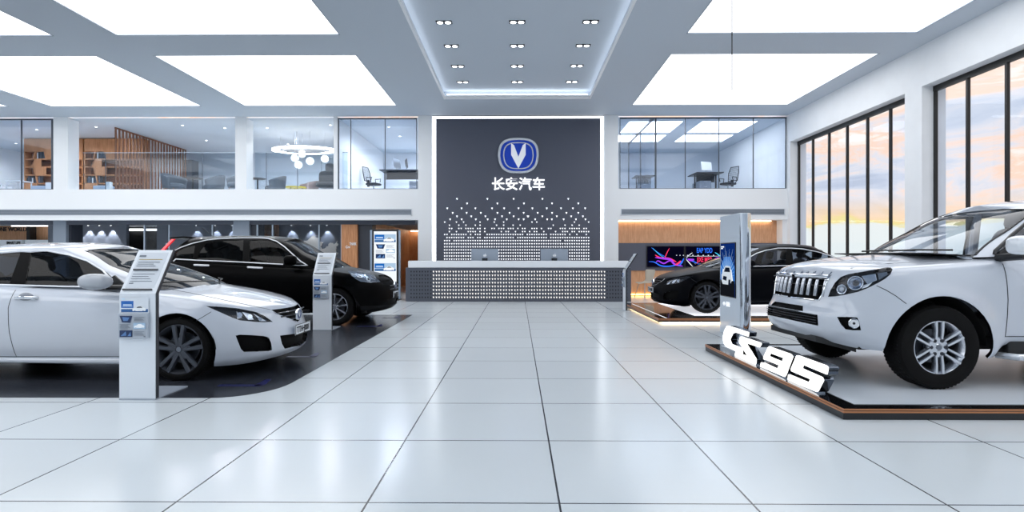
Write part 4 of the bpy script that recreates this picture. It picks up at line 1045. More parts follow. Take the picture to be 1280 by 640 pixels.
# office furniture
bk = mat('office_black', '20242c', .5)
def office_chair(label, px, Y, rz):
    t = thing('office_chair', label, 'office chair', (onY(px, 0, Y).x, Y, ZF), rz, 'black mesh office chairs')
    cushion(MB(), 0, 0, .48, .24, .24, .045).build('seat', bk, t, smooth=True)
    fr_ = MB().tube([(-.2, .25, .6), (-.22, .3, .9), (-.17, .36, 1.12), (.17, .36, 1.12), (.22, .3, .9), (.2, .25, .6)], .016, 8, closed=True); fr_.build('back_frame', bk, t, smooth=True)
    mesh_ = MB()
    for k_ in range(9):
        x = -.17 + k_ * .0425; mesh_.tube([(x, .25, .6), (x, .3, .88), (x, .36, 1.12)], .0045, 4)
    for k_ in range(10):
        z = .62 + k_ * .05; y = .25 + (z - .6) * .2; mesh_.tube([(-.2, y, z), (.2, y, z)], .0045, 4)
    mesh_.build('back_mesh', mat('mesh_grey', '454b56', .6), t)
    MB().box(-.03, .18, .4, .03, .26, .64).build('back_bracket', bk, t)
    for s_ in (-1, 1): MB().tube([(s_ * .22, .1, .48), (s_ * .29, .1, .56), (s_ * .28, .12, .7), (s_ * .28, -.12, .7), (s_ * .29, -.08, .58)], .014, 8).build('armrest', bk, t, smooth=True)
    MB().cyl((0, 0, .08), (0, 0, .45), .025, n=12).build('gas_lift', m_steel, t)
    b_ = MB()
    for k_ in range(5):
        a = 2 * PI * k_ / 5; b_.tube([(0, 0, .1), (.3 * math.cos(a), .3 * math.sin(a), .07)], .018, 8)
    b_.build('star_base', m_steel, t)
    for k_ in range(5):
        a = 2 * PI * k_ / 5; MB().cyl((.3 * math.cos(a) - .02, .3 * math.sin(a), .03), (.3 * math.cos(a) + .02, .3 * math.sin(a), .03), .03, n=12).build('castor', bk, t)
    return t
office_chair('black mesh office chair facing the desk in the upper left office', 467, 20.6, math.radians(70))
office_chair('black mesh office chair facing left in the upper right office', 910, 20.6, math.radians(-60))
def office_desk(label, px0, px1, Y, py, dep, drawer_side, m_top):
    x0_ = onY(px0, 0, Y).x; w = onY(px1, 0, Y).x - x0_; zt_ = onY(0, py, Y).z - ZF
    t = thing('office_desk', label, 'desk', (x0_, Y, ZF))
    MB().box(0, 0, zt_ - .03, w, dep, zt_).build('desk_top', m_top, t, bevel=.004)
    MB().box(.15, dep * .5 - .01, zt_ - .3, w - .15, dep * .5 + .01, zt_ - .03).build('modesty_panel', bk, t)
    for a in (.08, w - .12):
        MB().box(a, .06, 0, a + .04, dep - .06, .04).box(a, dep / 2 - .03, .04, a + .04, dep / 2 + .03, zt_ - .03).build('leg', bk, t)
    dx = w - .55 if drawer_side > 0 else .15
    MB().box(dx, .12, .02, dx + .4, dep - .1, .56).build('drawer_unit', mat('drawer_grey', '79828f', .5), t)
    for z in (.18, .36, .54): MB().box(dx + .14, .105, z - .015, dx + .26, .12, z).build('handle', m_steel, t)
    return t, zt_
t, z1_ = office_desk('black office desk in the upper left office', 474, 530, 20.2, 212.5, .9, 1, mat('desk_top_black', '2b2f38', .4))
def desktop_screen(px, Y, z, rz, label, m_back):
    o = thing('desktop_monitor', label, 'monitor', (onY(px, 0, Y).x, Y, z), rz, 'monitors on the upper office desks')
    MB().box(-.24, -.012, .1, .24, .012, .42, rot=Matrix.Rotation(math.radians(-8), 3, 'X')).build('display', m_back, o, bevel=.006)
    MB().box(-.09, -.07, 0, .09, .07, .01).box(-.025, .0, .01, .025, .02, .16).build('stand', m_steel, o); return o
desktop_screen(496, 20.5, ZF + z1_, math.radians(70), 'silver backed monitor, left one on the upper left office desk', mat('silver_shell'))
desktop_screen(508, 20.6, ZF + z1_, math.radians(108), 'black monitor, right one on the upper left office desk', bk)
t, z2_ = office_desk('black topped desk with white drawer unit in the upper right office', 871, 905, 20.2, 216, 1.1, -1, mat('desk_top_black'))
desktop_screen(883, 20.6, ZF + z2_, math.radians(25), 'white monitor on the upper right office desk', m_whiteg)
t, z3_ = office_desk('small dark desk beside the glass side wall of the right office', 795, 819, 21.0, 220, .8, -1, mat('desk_top_black'))
# ================================================================== CAR BUILDING KIT
from mathutils.bvhtree import BVHTree
def pch(pts):
    """monotone cubic through (x, y) points, any order"""
    pts = sorted(pts); x = np.array([p[0] for p in pts], float); y = np.array([p[1] for p in pts], float)
    h = np.diff(x); d = np.diff(y) / h; m = np.zeros(len(x))
    for i in range(1, len(x) - 1):
        if d[i - 1] * d[i] > 0:
            w1 = 2 * h[i] + h[i - 1]; w2 = h[i] + 2 * h[i - 1]; m[i] = (w1 + w2) / (w1 / d[i - 1] + w2 / d[i])
    m[0] = d[0]; m[-1] = d[-1]
    def f(q):
        q = np.clip(np.asarray(q, float), x[0], x[-1]); i = np.clip(np.searchsorted(x, q) - 1, 0, len(x) - 2)
        t = (q - x[i]) / h[i]
        return (y[i] * (2 * t ** 3 - 3 * t ** 2 + 1) + h[i] * m[i] * (t ** 3 - 2 * t ** 2 + t) + y[i + 1] * (-2 * t ** 3 + 3 * t ** 2) + h[i] * m[i + 1] * (t ** 3 - t ** 2))
    return f
def body_grid(xf, xr, xa, xb, W, zlo, zhi, zc, p=2.6, q=2.4, pr=3.0, qr=2.6, nf=44, nm=70, nr=26, nt=30, nc=14, crown=2.2, cap=True, flare=None, depthf=None, depthr=None, tpow=1.0):
    """half a closed body: rows are plan contours (front centre -> side -> rear centre) at level t, then a crowned cap"""
    ts = np.linspace(0, 1, nt) ** tpow
    rows = []
    th = np.linspace(0, 1, nf) ** 1.0 * PI / 2; thr = np.linspace(1, 0, nr) * PI / 2
    for t in ts:
        a = xa(t); b = xb(t); F_ = float(xf(t)); R_ = float(xr(t))
        c, s = np.cos(th), np.sin(th); c = np.maximum(c, 0)
        x1 = a + (F_ - a) * c ** (2 / p); s1 = s ** (2 / q)
        x2 = np.linspace(a, b, nm + 2)[1:-1]; s2 = np.ones_like(x2)
        c, s = np.maximum(np.cos(thr), 0), np.sin(thr)
        x3 = b + (R_ - b) * c ** (2 / pr); s3 = np.abs(s) ** (2 / qr)
        x = np.concatenate([x1, x2, x3]); s = np.concatenate([s1, s2, s3])
        z = zlo(x) * (1 - t) + zhi(x) * t
        h = W(x, t) * s
        if flare is not None: h = h + flare(x, z) * np.minimum(1, s * 1.0) ** 4
        rows.append(np.stack([x, h, z], 1))
    if cap:
        top = rows[-1]
        for k in range(1, nc + 1):
            u = (k / nc); u = u ** 1.0
            h = top[:, 1] * (1 - u); zt = zc(top[:, 0]); z = top[:, 2] + (zt - top[:, 2]) * (1 - (1 - u) ** crown)
            rows.append(np.stack([top[:, 0], h, z], 1))
    return np.array(rows)
def inpoly(pt, poly):
    x, y = pt; c = False; n = len(poly); j = n - 1
    for i in range(n):
        xi, yi = poly[i]; xj, yj = poly[j]
        if (yi > y) != (yj > y) and x < (xj - xi) * (y - yi) / (yj - yi) + xi: c = not c
        j = i
    return c
class Car:
    def __init__(s, name, label, loc, rz, side, group=None):
        s.o = thing(name, label, 'car', loc, rz, group); s.side = side; s.group = group
        s.M = Matrix.Translation(loc) @ Matrix.Rotation(rz, 4, 'Z'); s.Mi = s.M.inverted(); s.camL = s.Mi @ CAM
    def L(s, x, h, z): return proj(s.M @ Vector((x, s.side * h, z)))
    def rayL(s, px, py): return (s.Mi.to_3x3() @ ray(px, py)).normalized()
class Surf:
    def __init__(s, car, grid, smoothit=0):
        s.car = car; s.bm = bmesh.new(); nr, nc, _ = grid.shape; sd = car.side
        V = [[s.bm.verts.new((x, sd * h, z)) for x, h, z in row] for row in grid]
        for i in range(nr - 1):
            for j in range(nc - 1):
                q = [V[i][j], V[i][j + 1], V[i + 1][j + 1], V[i + 1][j]]
                if sd < 0: q.reverse()
                try: s.bm.faces.new(q)
                except ValueError: pass
        bmesh.ops.remove_doubles(s.bm, verts=s.bm.verts, dist=1e-4)
        bmesh.ops.dissolve_degenerate(s.bm, edges=s.bm.edges, dist=1e-5)
        bmesh.ops.recalc_face_normals(s.bm, faces=s.bm.faces)
        s.bm.normal_update()
        # outward check with the face farthest to the side
        f = max(s.bm.faces, key=lambda f: sd * f.calc_center_median().y)
        if f.normal.y * sd < 0: bmesh.ops.reverse_faces(s.bm, faces=s.bm.faces); s.bm.normal_update()
        s.tree = BVHTree.FromBMesh(s.bm); s.regions = []
    def hit(s, px, py):
        h = s.tree.ray_cast(s.car.camL, s.car.rayL(px, py)); return (h[0], h[1]) if h[0] is not None else (None, None)
    def hitside(s, x, z):
        h = s.tree.ray_cast(Vector((x, s.car.side * 3, z)), Vector((0, -s.car.side, 0))); return (h[0], h[1]) if h[0] is not None else (None, None)
    def region(s, name, poly, mode='px', cond=None): s.regions.append((name, [tuple(p) for p in poly], mode, cond))
    def _pf(s, mode):
        c = s.car
        if mode == 'px': return lambda v: proj(c.M @ v)
        if mode == 'side': return lambda v: (v.x, v.z)
        if mode == 'front': return lambda v: (abs(v.y), v.z)
        if mode == 'top': return lambda v: (v.x, abs(v.y))
    def _ok(s, f, mode):
        n = f.normal
        if mode == 'px': return n.dot(f.calc_center_median() - s.car.camL) < 0
        if mode == 'side': return n.y * s.car.side > .12
        if mode == 'front': return n.x > .15
        if mode == 'top': return n.z > .2
    def cut_all(s):
        for name, poly, mode, cond in s.regions:
            pf = s._pf(mode); n = len(poly)
            mar = 1.0 if mode == 'px' else .006
            for i in range(n):
                a, b = poly[i], poly[(i + 1) % n]
                x0, x1 = min(a[0], b[0]) - mar, max(a[0], b[0]) + mar; y0, y1 = min(a[1], b[1]) - mar, max(a[1], b[1]) + mar
                P = {}
                fs = []
                for f in s.bm.faces:
                    if not s._ok(f, mode): continue
                    if cond and not cond(f.calc_center_median()): continue
                    qs = []
                    for v in f.verts:
                        if v not in P: P[v] = pf(v.co)
                        qs.append(P[v])
                    if max(q[0] for q in qs) < x0 or min(q[0] for q in qs) > x1 or max(q[1] for q in qs) < y0 or min(q[1] for q in qs) > y1: continue
                    fs.append(f)
                if not fs: continue
                if mode == 'px':
                    r1, r2 = s.car.rayL(*a), s.car.rayL(*b); co = s.car.camL; no = r1.cross(r2)
                elif mode == 'side': co = Vector((a[0], 0, a[1])); no = Vector((b[1] - a[1], 0, -(b[0] - a[0])))
                elif mode == 'front': sd = s.car.side; co = Vector((0, a[0] * sd, a[1])); no = Vector((0, (b[1] - a[1]) * 1, -(b[0] - a[0]) * sd))
                else: sd = s.car.side; co = Vector((a[0], a[1] * sd, 0)); no = Vector(((b[1] - a[1]) * sd, -(b[0] - a[0]), 0))
                if no.length < 1e-9: continue
                es = {e for f in fs for e in f.edges}; vs = {v for f in fs for v in f.verts}
                bmesh.ops.bisect_plane(s.bm, geom=list(vs) + list(es) + fs, plane_co=co, plane_no=no.normalized(), dist=2e-5)
        s.bm.normal_update(); s.cls = {}
        pfs = [(nm, poly, s._pf(mode), mode, cond) for nm, poly, mode, cond in s.regions]
        for f in s.bm.faces:
            c = f.calc_center_median(); nm_ = 'body'
            for nm, poly, pf, mode, cond in pfs:
                if not s._ok(f, mode) or (cond and not cond(c)): continue
                if inpoly(pf(c), poly): nm_ = nm; break
            s.cls.setdefault(nm_, []).append(f)
        s.vn = {v: v.normal.copy() for v in s.bm.verts}
        return s
    def emit(s, reg, name, m, parent, off=0.0, skirt=0.0, skirt_m=None, mirror='join', smooth=True, drop=None, border_of=None, solid=0.0):
        fs = s.cls.get(reg, [])
        if drop: fs = [f for f in fs if not drop(f.calc_center_median())]
        if not fs: return []
        idx = {}; vs = []; ns = []; out = []
        for f in fs:
            q = []
            for v in f.verts:
                if v not in idx:
                    idx[v] = len(vs); n = s.vn[v]; vs.append(v.co - n * off if off else v.co.copy()); ns.append(n)
                q.append(idx[v])
            out.append(tuple(q))
        fset = set(fs); sk = []
        mats = [m]; mi = [0] * len(out)
        if skirt or off:
            k = skirt if skirt else 0
            em = {}
            for f in fs:
                for l in f.loops:
                    e = l.edge
                    if sum(1 for g in e.link_faces if g in fset) == 1:
                        if abs(l.vert.co.y) < 1e-4 and abs(l.link_loop_next.vert.co.y) < 1e-4: continue
                        sk.append((l.vert, l.link_loop_next.vert))
            for a, b in sk:
                pts = []
                for v, d in ((a, 0), (b, 0), (b, 1), (a, 1)):
                    n = s.vn[v]
                    if skirt: base, dep = v.co, skirt          # a turned-in edge of this panel
                    else: base, dep = v.co, off                # walls from the opening down to the recessed face
                    key = (v, d)
                    if key not in em: em[key] = len(vs); vs.append(base - n * dep * d); ns.append(n)
                    pts.append(em[key])
                out.append(tuple(pts)); mi.append(1 if skirt_m else 0)
            if skirt_m: mats.append(skirt_m)
        def mk(vs, out, ns, nm):
            me = bpy.data.meshes.new(nm); me.from_pydata([tuple(v) for v in vs], [], out)
            for mm in mats: me.materials.append(mm)
            me.polygons.foreach_set('material_index', mi * (len(out) // len(mi)))
            me.polygons.foreach_set('use_smooth', [smooth] * len(out))
            if smooth: me.normals_split_custom_set_from_vertices([tuple(n) for n in ns])
            me.update(); o = bpy.data.objects.new(nm, me); C.objects.link(o); o.parent = parent; return o
        fl = lambda V_: [Vector((v.x, -v.y, v.z)) for v in V_]; n0 = len(vs)
        rev = [tuple(reversed(f)) for f in out]
        if mirror == 'join': return [mk(vs + fl(vs), out + [tuple(i + n0 for i in f) for f in rev], ns + fl(ns), name)]
        if mirror == 'pair': return [mk(vs, out, ns, name), mk(fl(vs), rev, fl(ns), name)]
        return [mk(vs, out, ns, name)]
    def ribbon(s, pts, r, name, m, parent, mode='px', lift=.0, mirror='pair', closed=False, n=6, step=2.0):
        """thin strip laid on the surface through photo points (or side-view points)"""
        P = []
        seq = list(pts) + ([pts[0]] if closed else [])
        for a, b in zip(seq, seq[1:]):
            d = math.dist(a, b); k = max(1, int(d / (step if mode == 'px' else .04)))
            for i in range(k): P.append((a[0] + (b[0] - a[0]) * i / k, a[1] + (b[1] - a[1]) * i / k))
        if not closed: P.append(seq[-1])
        Q = []
        for p in P:
            h, nn = s.hit(*p) if mode == 'px' else s.hitside(*p)
            if h is not None and (not Q or (h - Q[-1]).length < .35): Q.append(h + nn * lift)
        if len(Q) < 2: return None
        mb = MB(); mb.tube(Q, r, n)
        if mirror == 'join': mb.tube([Vector((q.x, -q.y, q.z)) for q in Q], r, n)
        o = mb.build(name, m, parent, smooth=True)
        if mirror == 'pair':
            mb = MB(); mb.tube([Vector((q.x, -q.y, q.z)) for q in Q], r, n); mb.build(name, m, parent, smooth=True)
        return o
def both(car, fn, name, m, parent=None, **k):
    """build a side part twice (near side and mirrored); fn(MB, sign)"""
    r = []
    for sd in (car.side, -car.side):
        mb = MB(); fn(mb, sd); r.append(mb.build(name, m, parent or car.o, **k))
    return r
m_tyre = mat('tyre_rubber', '0b0b0c', .8, spec=.2, bump=.25, bscale=120)
m_void = mat('grille_void', '040405', .6, spec=.1)
mat('chrome_shine_white', 'eef1f6', .2, coat=1)  # white coat with the bright reflection of chrome put into its colour
m_well = mat('wheel_well_black', '08090b', .8)
m_gap = mat('panel_gap', '2a2d33', .6)
m_trim = mat('black_trim', '101216', .35)
m_lens = glass('lamp_lens', 'e6eaf0', .5)
m_lampin = mat('lamp_chrome', 'cfd5dd', .12, metal=1)
m_lampdk = mat('lamp_dark', '1a1c22', .3)
m_seatk = mat('seat_black', '1c1d22', .6)
def wheel(car, x, hy, z, r, w, rr, style, rim_m, sgn):
    """hy: distance of the tyre's outer face from the car's middle"""
    o = empty('wheel'); bpy.data.objects.remove(o)
    y1 = hy; y0 = hy - w; b = .028
    prof = [(rr - .004, y0 + .012), (rr + .02, y0 + .004), (r - .055, y0), (r - .02, y0 + .01), (r - .003, y0 + .035), (r, y0 + .06), (r, y1 - .06), (r - .003, y1 - .035), (r - .02, y1 - .01), (r - .055, y1), (rr + .02, y1 - .004), (rr - .004, y1 - .012), (rr - .01, y1 - .03), (rr - .01, y0 + .03)]
    mb = MB(); mb.lathe([(a, h * sgn) for a, h in prof], 56, 'Y', closed=True)
    # tread blocks
    T = MB()
    nb = 64
    for k in range(nb):
        a = 2 * PI * k / nb
        for row in range(4):
            yy = y0 + .03 + (w - .06) * (row + .5) / 4; aa = a + (PI / nb if row % 2 else 0); R_ = Matrix.Rotation(-aa, 4, 'Y')
            T.T = R_; T.box(-.008, (yy - (w - .07) / 9.5) * 1 * sgn, r - .004, .008, (yy + (w - .07) / 9.5) * sgn, r + .0025)
    ty = mb.build('wheel', m_tyre, car.o, smooth=True); ty.location = (x, 0, z)
    T.T = None; tb = T.build('tread_blocks', m_tyre, ty)
    ry = y1 - .02
    m2 = MB(); m2.lathe([(rr, (ry) * sgn), (rr - .014, (ry + .004) * sgn), (rr - .03, (ry - .02) * sgn), (rr - .045, (ry - .06) * sgn), (rr - .05, (y0 + .03) * sgn), (rr, (y0 + .03) * sgn)], 56, 'Y')
    m2.build('rim_barrel', rim_m, ty, smooth=True)
    MB().cyl((0, (ry - .11) * sgn, 0), (0, (ry - .13) * sgn, 0), rr * .62, n=40).build('brake_disc', mat('brake_steel', '5a5e66', .35, metal=.8), ty)
    MB().cyl((0, (y0 + .02) * sgn, 0), (0, (y0 + .03) * sgn, 0), rr - .0, n=40).build('wheel_back', m_well, ty)
    def bar(mb, ang, u0, u1, w0, w1, th, d0, d1, skew=0.0):
        """spoke bar from radius u0 to u1, offset sideways w0.. ; d = recess below the rim face"""
        c = []
        for (u, off, hw, dep) in ((u0, w0[0], w0[1], d0), ((u0 + u1) / 2, (w0[0] + w1[0]) / 2, (w0[1] + w1[1]) / 2, (d0 + d1) / 2 - .004), (u1, w1[0], w1[1], d1)):
            for (sx, dd) in ((-1, 0), (-.62, -.012), (.62, -.012), (1, 0), (1, th), (-1, th)):
                c.append((u, off + sx * hw, ry - dep - dd - .0 if dd > 0 else ry - dep - dd))
        vs = []
        ca, sa = math.cos(ang), math.sin(ang)
        for u, v, y in c: vs.append((u * ca - v * sa, y * sgn, u * sa + v * ca))
        fs = [tuple(range(6)), tuple(range(17, 11, -1))]
        for k in range(2):
            for i in range(6): fs.append((k * 6 + i, k * 6 + (i + 1) % 6, (k + 1) * 6 + (i + 1) % 6, (k + 1) * 6 + i))
        mb.add(vs, fs)
    hubR = .062
    sp = MB()
    if style == 'five_twin':
        for k in range(5):
            a = PI / 2 + 2 * PI * k / 5
            for s_ in (-1, 1): bar(sp, a, hubR * .5, rr - .012, (s_ * .017, .02), (s_ * .05, .027), .03, .018, .004)
            bar(sp, a, hubR * .5, rr * .45, (0, .03), (0, .028), .02, .02, .02)
    elif style == 'ten':
        for k in range(9):
            a = PI / 2 + 2 * PI * k / 9
            bar(sp, a, hubR * .6, rr - .014, (0, .014), (0, .023), .03, .022, .004)
    else:
        for k in range(6):
            a = PI / 2 + 2 * PI * k / 6
            for s_ in (-1, 1): bar(sp, a, .075, rr - .010, (s_ * .026, .0125), (s_ * .031, .0165), .035, .014, .006)
    sp.build('spokes', rim_m, ty, smooth=True)
    hb = MB(); hb.lathe([(0, (ry - .008) * sgn), (.028, (ry - .008) * sgn), (.034, (ry - .014) * sgn), (.088 if style == 'six_twin' else .05, (ry - .016) * sgn), (.098 if style == 'six_twin' else .066, (ry - .034) * sgn), (.098 if style == 'six_twin' else .066, (ry - .07) * sgn)], 32, 'Y'); hb.build('hub', rim_m, ty, smooth=True)
    nl = 6 if style == 'six_twin' else 5; lr = .066 if style == 'six_twin' else .052
    for k in range(nl):
        a = PI / 2 + 2 * PI * (k + .5) / nl; MB().cyl((lr * math.cos(a), (ry - .01) * sgn, lr * math.sin(a)), (lr * math.cos(a), (ry - .03) * sgn, lr * math.sin(a)), .011 if style != 'six_twin' else .016, n=10).build('wheel_nut', m_lampdk if style != 'six_twin' else mat('nut_dark', '3a3d44', .3, metal=.8), ty)
    MB().cyl((0, (ry - .004) * sgn, 0), (0, (ry - .012) * sgn, 0), .024, n=24).build('centre_cap', mat('cap_grey', '6f757f', .3, metal=.6), ty)
    return ty
def wheels(car, wb, hy, r, w, rr, style, rim_m):
    for x in (0, -wb):
        for sgn in (car.side, -car.side): wheel(car, x, hy, r, r, w, rr, style, rim_m, sgn)
def seat(car, x, y, z, m, hr=True, s_=1.0):
    st_ = cushion(MB(), x, y, z, .26, .25, .09).build('seat', m, car.o, smooth=True)
    b = MB(); R_ = Matrix.Translation((x - .24, y, z + .05)) @ Matrix.Rotation(math.radians(-14), 4, 'Y')
    b.T = R_; cushion(b, 0, 0, .3, .07, .24, .32); b.T = None; b.build('seat_back', m, car.o, smooth=True)
    if hr:
        b = MB(); b.T = R_; cushion(b, 0, 0, .72, .05, .13, .09); b.cyl((0, .05, .6), (0, .05, .68), .008, n=6); b.cyl((0, -.05, .6), (0, -.05, .68), .008, n=6); b.T = None
        b.build('headrest', m, car.o, smooth=True)
def cabin(car, xd, xs, xr, yo, zs, zd, wd, m):
    for y in (-yo, yo): seat(car, xs, y, zs, m)
    for y in (-yo, yo): seat(car, xr, y, zs + .03, m)
    MB().box(xd - .45, -wd, zd - .3, xd + .25, wd, zd).build('dashboard', mat('dash_dark', '25272d', .6), car.o, bevel=.08, seg=4)
    sy = -.37 * 1
    t = MB(); t.T = Matrix.Translation((xd - .55, .37, zd - .06)) @ Matrix.Rotation(math.radians(-65), 4, 'Y')
    pts = [(.18 * math.cos(2 * PI * i / 24), .18 * math.sin(2 * PI * i / 24), 0) for i in range(24)]; t.tube(pts, .014, 8, closed=True)
    t.box(-.17, -.02, -.01, .17, .02, .01); t.box(-.02, -.0, -.01, .02, .17, .01); t.T = None; t.build('steering_wheel', m_seatk, car.o, smooth=True)
def plate(car, x, z, w, h, txt, tilt=0, yoff=0.0):
    e = empty('number_plate'); bpy.data.objects.remove(e)
    o = MB().box(-.008, -w / 2, -h / 2, .0, w / 2, h / 2).build('number_plate', mat('plate_white', 'e3e7ec', .35), car.o, bevel=.004); o.location = (x, yoff, z); o.rotation_euler = (0, -tilt, 0)
    fr = MB()
    for (a, b, c, d) in ((-w / 2, -h / 2, w / 2, -h / 2 + .008), (-w / 2, h / 2 - .008, w / 2, h / 2), (-w / 2, -h / 2, -w / 2 + .008, h / 2), (w / 2 - .008, -h / 2, w / 2, h / 2)): fr.box(0, a, b, .004, c, d)
    fr.build('plate_frame', m_trim, o)
    Mx = Matrix.Translation((.003, 0, -h * .27)) @ Matrix(((0, 0, 1, 0), (1, 0, 0, 0), (0, 1, 0, 0), (0, 0, 0, 1)))
    text_mesh('plate_characters', txt, h * .78, m_gap, o, Mx, .002, .002, 'CENTER', width=w * .8)
def mini_badge(car, x, z, s_, tilt=0.0):
    e = empty('badge'); e.parent = car.o; e.location = (x, 0, z); e.rotation_euler = (0, -tilt, PI / 2)
    MB().prism([(a, 0, b) for a, b in superell(.85 * s_, .72 * s_)], (0, -.01, 0)).build('badge_face', mat('badge_navy', '28407c', .3, coat=1), e)
    r1 = MB(); ring(r1, superell(s_, .86 * s_), superell(.84 * s_, .7 * s_), 0, -.022); r1.build('ring', m_chrome, e, smooth=True)
    v = [(-.34, .58), (-.2, .5), (0, -.06), (.2, .5), (.34, .58), (.34, .04), (0, -.6), (-.34, .04)]
    MB().prism([(a * s_, -.008, b * s_) for a, b in v], (0, -.012, 0)).build('letter_v', m_chrome, e)
    return e
# ================================================================== SEDAN (white, left; its black twin stands on the right platform)
def flare_fn(cs, R, amp, wid):
    def f(x, z):
        o = 0
        for cx_, cz in cs:
            d = np.sqrt((x - cx_) ** 2 + (z - cz) ** 2) - R
            o = o + amp * np.exp(-(d / wid) ** 2) * (z > cz * .3)
        return o
    return f
def build_sedan():
    car = Car('sedan_car', 'white four-door sedan parked at the left edge of the hall', (-3.465, 6.64, 0.004), 0.0, -1)
    r = .325; R = .375; wb = 2.725
    paint = mat('paint_white', 'c8ced8', .3, coat=1.0, coatr=.03)
    zlo = pch([(.95, .20), (.8, .165), (.45, .135), (-.5, .19), (-2.2, .19), (-3.2, .24), (-3.75, .34)])
    zhi = pch([(.98, .60), (.85, .645), (.6, .73), (.3, .80), (0, .855), (-.5, .905), (-1.2, .935), (-2.2, .975), (-3, 1.0), (-3.5, .99), (-3.78, .96)])
    zc = pch([(.98, .60), (.86, .665), (.7, .745), (.4, .835), (0, .92), (-.35, .985), (-.6, 1.0), (-2.8, 1.02), (-3.2, 1.07), (-3.6, 1.06), (-3.78, 1.0)])
    xf = pch([(0, .86), (.12, .92), (.35, .935), (.6, .91), (.8, .875), (.93, .85), (1, .825)])
    xr = pch([(0, -3.62), (.2, -3.73), (.5, -3.74), (.8, -3.70), (1, -3.66)])
    Wt = pch([(0, .80), (.06, .845), (.16, .868), (.35, .885), (.55, .893), (.72, .89), (.84, .875), (.92, .852), (.97, .828), (1, .80)])
    Wx = pch([(.5, .985), (.2, .995), (-.5, 1), (-2.2, 1), (-3, .985), (-3.4, .96)])
    low = Surf(car, body_grid(xf, xr, lambda t: .12, lambda t: -3.1, lambda x, t: Wt(t) * Wx(x), zlo, zhi, zc, p=2.05, q=2.1, pr=2.6, qr=2.4,
                              flare=flare_fn([(0, r), (-wb, r)], R, .018, .06), crown=1.9))
    zg0 = pch([(.2, .86), (-.4, .93), (-.8, .945), (-2.2, .965), (-3.3, 1.0), (-3.5, 1.0)])
    zg1 = pch([(-.9, 1.29), (-1.15, 1.345), (-1.5, 1.372), (-1.9, 1.372), (-2.3, 1.35), (-2.7, 1.29), (-3.1, 1.2)])
    zgc = pch([(-.9, 1.31), (-1.1, 1.385), (-1.3, 1.42), (-1.6, 1.438), (-1.9, 1.438), (-2.3, 1.42), (-2.7, 1.36), (-3.1, 1.26)])
    gf = pch([(0, -.02), (.25, -.25), (.5, -.52), (.75, -.82), (.9, -1.02), (1, -1.16)])
    gr = pch([(0, -3.32), (.3, -3.14), (.6, -2.93), (1, -2.6)])
    G = pch([(0, .80), (.1, .79), (.3, .755), (.55, .70), (.8, .638), (.9, .605), (1, .56)])
    gx = pch([(-.3, .94), (-.8, .99), (-1.5, 1), (-2.4, .985), (-3.2, .9)])
    D = pch([(0, .62), (1, .34)])
    gh = Surf(car, body_grid(gf, gr, lambda t: float(gf(t) - D(t)), lambda t: float(gr(t)) + .45, lambda x, t: G(t) * gx(x), zg0, zg1, zgc, p=2.3, q=2.5, pr=2.2, qr=2.4, nf=40, nm=50, nr=24, nt=26, nc=12, crown=2.0))
    L = car.L
    # --- regions of the lower body, traced from the photograph
    low.region('headlight', [(257.5, 382.5), (270, 383), (280, 383.8), (297.5, 385.5), (320, 390), (331, 395), (341, 402.3), (331, 402.8), (320, 402.5), (300, 400.5), (290, 397), (280, 392.5), (267.5, 387)])
    low.region('grille', [(338, 387.5), (355, 385.3), (375, 381.6), (392, 379), (392, 404), (372.5, 402.5), (360, 398), (346, 392.5)], cond=lambda c: c.x > .6)
    low.region('lower_grille', [(350, 419.5), (370, 417), (395, 414), (395, 428), (380, 431), (365, 433.8), (356, 436), (352.5, 430)], cond=lambda c: c.x > .6)
    low.region('fog_opening', [(294.5, 419.5), (300, 418.3), (315, 418.9), (330, 420), (336, 422), (339, 429), (340, 437.5), (335, 439), (305, 440), (301, 436)], cond=lambda c: c.x > .3)
    for cx_ in (0, -wb): low.region('arch', [(cx_ + R * math.cos(a), r + R * math.sin(a)) for a in [2 * PI * i / 44 for i in range(44)]], 'side')
    low.region('hood', [(1.2, -.1), (.845, 0), (.8, .3), (.72, .5), (.5, .66), (.2, .73), (-.2, .755), (-.6, .76), (-.9, .76), (-.9, -.1)], 'top')
    dz = [(-.62, .9), (-.66, .6), (-.64, .35), (-.58, .245), (-1.66, .245), (-1.70, .45), (-1.73, .7), (-1.72, .99), (-.62, .99)]
    low.region('front_door', [(-.50, 1.1), (-.52, .6), (-.50, .245), (-1.68, .245), (-1.72, .5), (-1.73, .75), (-1.70, 1.1)], 'side')
    low.region('rear_door', [(-1.70, 1.1), (-1.73, .75), (-1.72, .5), (-1.68, .245), (-2.28, .245), (-2.36, .45), (-2.52, .62), (-2.62, .75), (-2.66, 1.1)], 'side')
    low.region('front_bumper', [(-.2, .1), (.385, .1), (.39, .42), (.36, .5), (.44, .585), (.52, .62), (1.2, .55), (1.2, .1)], 'side', cond=lambda c: c.x > .3)
    low.cut_all()
    inside = lambda c: (-3.3 < c.x < -.12 - .5 * abs(c.y) ** 2) and abs(c.y) < .73 and c.z > .8
    b = low.emit('body', 'body', paint, car.o, skirt=.02, drop=inside)
    low.emit('hood', 'hood', paint, car.o, drop=inside)
    low.emit('front_bumper', 'front_bumper', paint, car.o, skirt=.02)
    low.emit('front_door', 'front_door', paint, car.o, mirror='pair'); low.emit('rear_door', 'rear_door', paint, car.o, mirror='pair')
    low.emit('grille', 'grille', m_void, car.o, off=.05); low.emit('lower_grille', 'lower_grille', m_void, car.o, off=.05)
    low.emit('fog_opening', 'fog_recess', m_void, car.o, off=.045, mirror='pair')
    hl = low.emit('headlight', 'headlight', m_lampdk, car.o, off=.03, mirror='pair')
    ln = low.emit('headlight', 'lamp_lens', m_lens, car.o, mirror='pair')
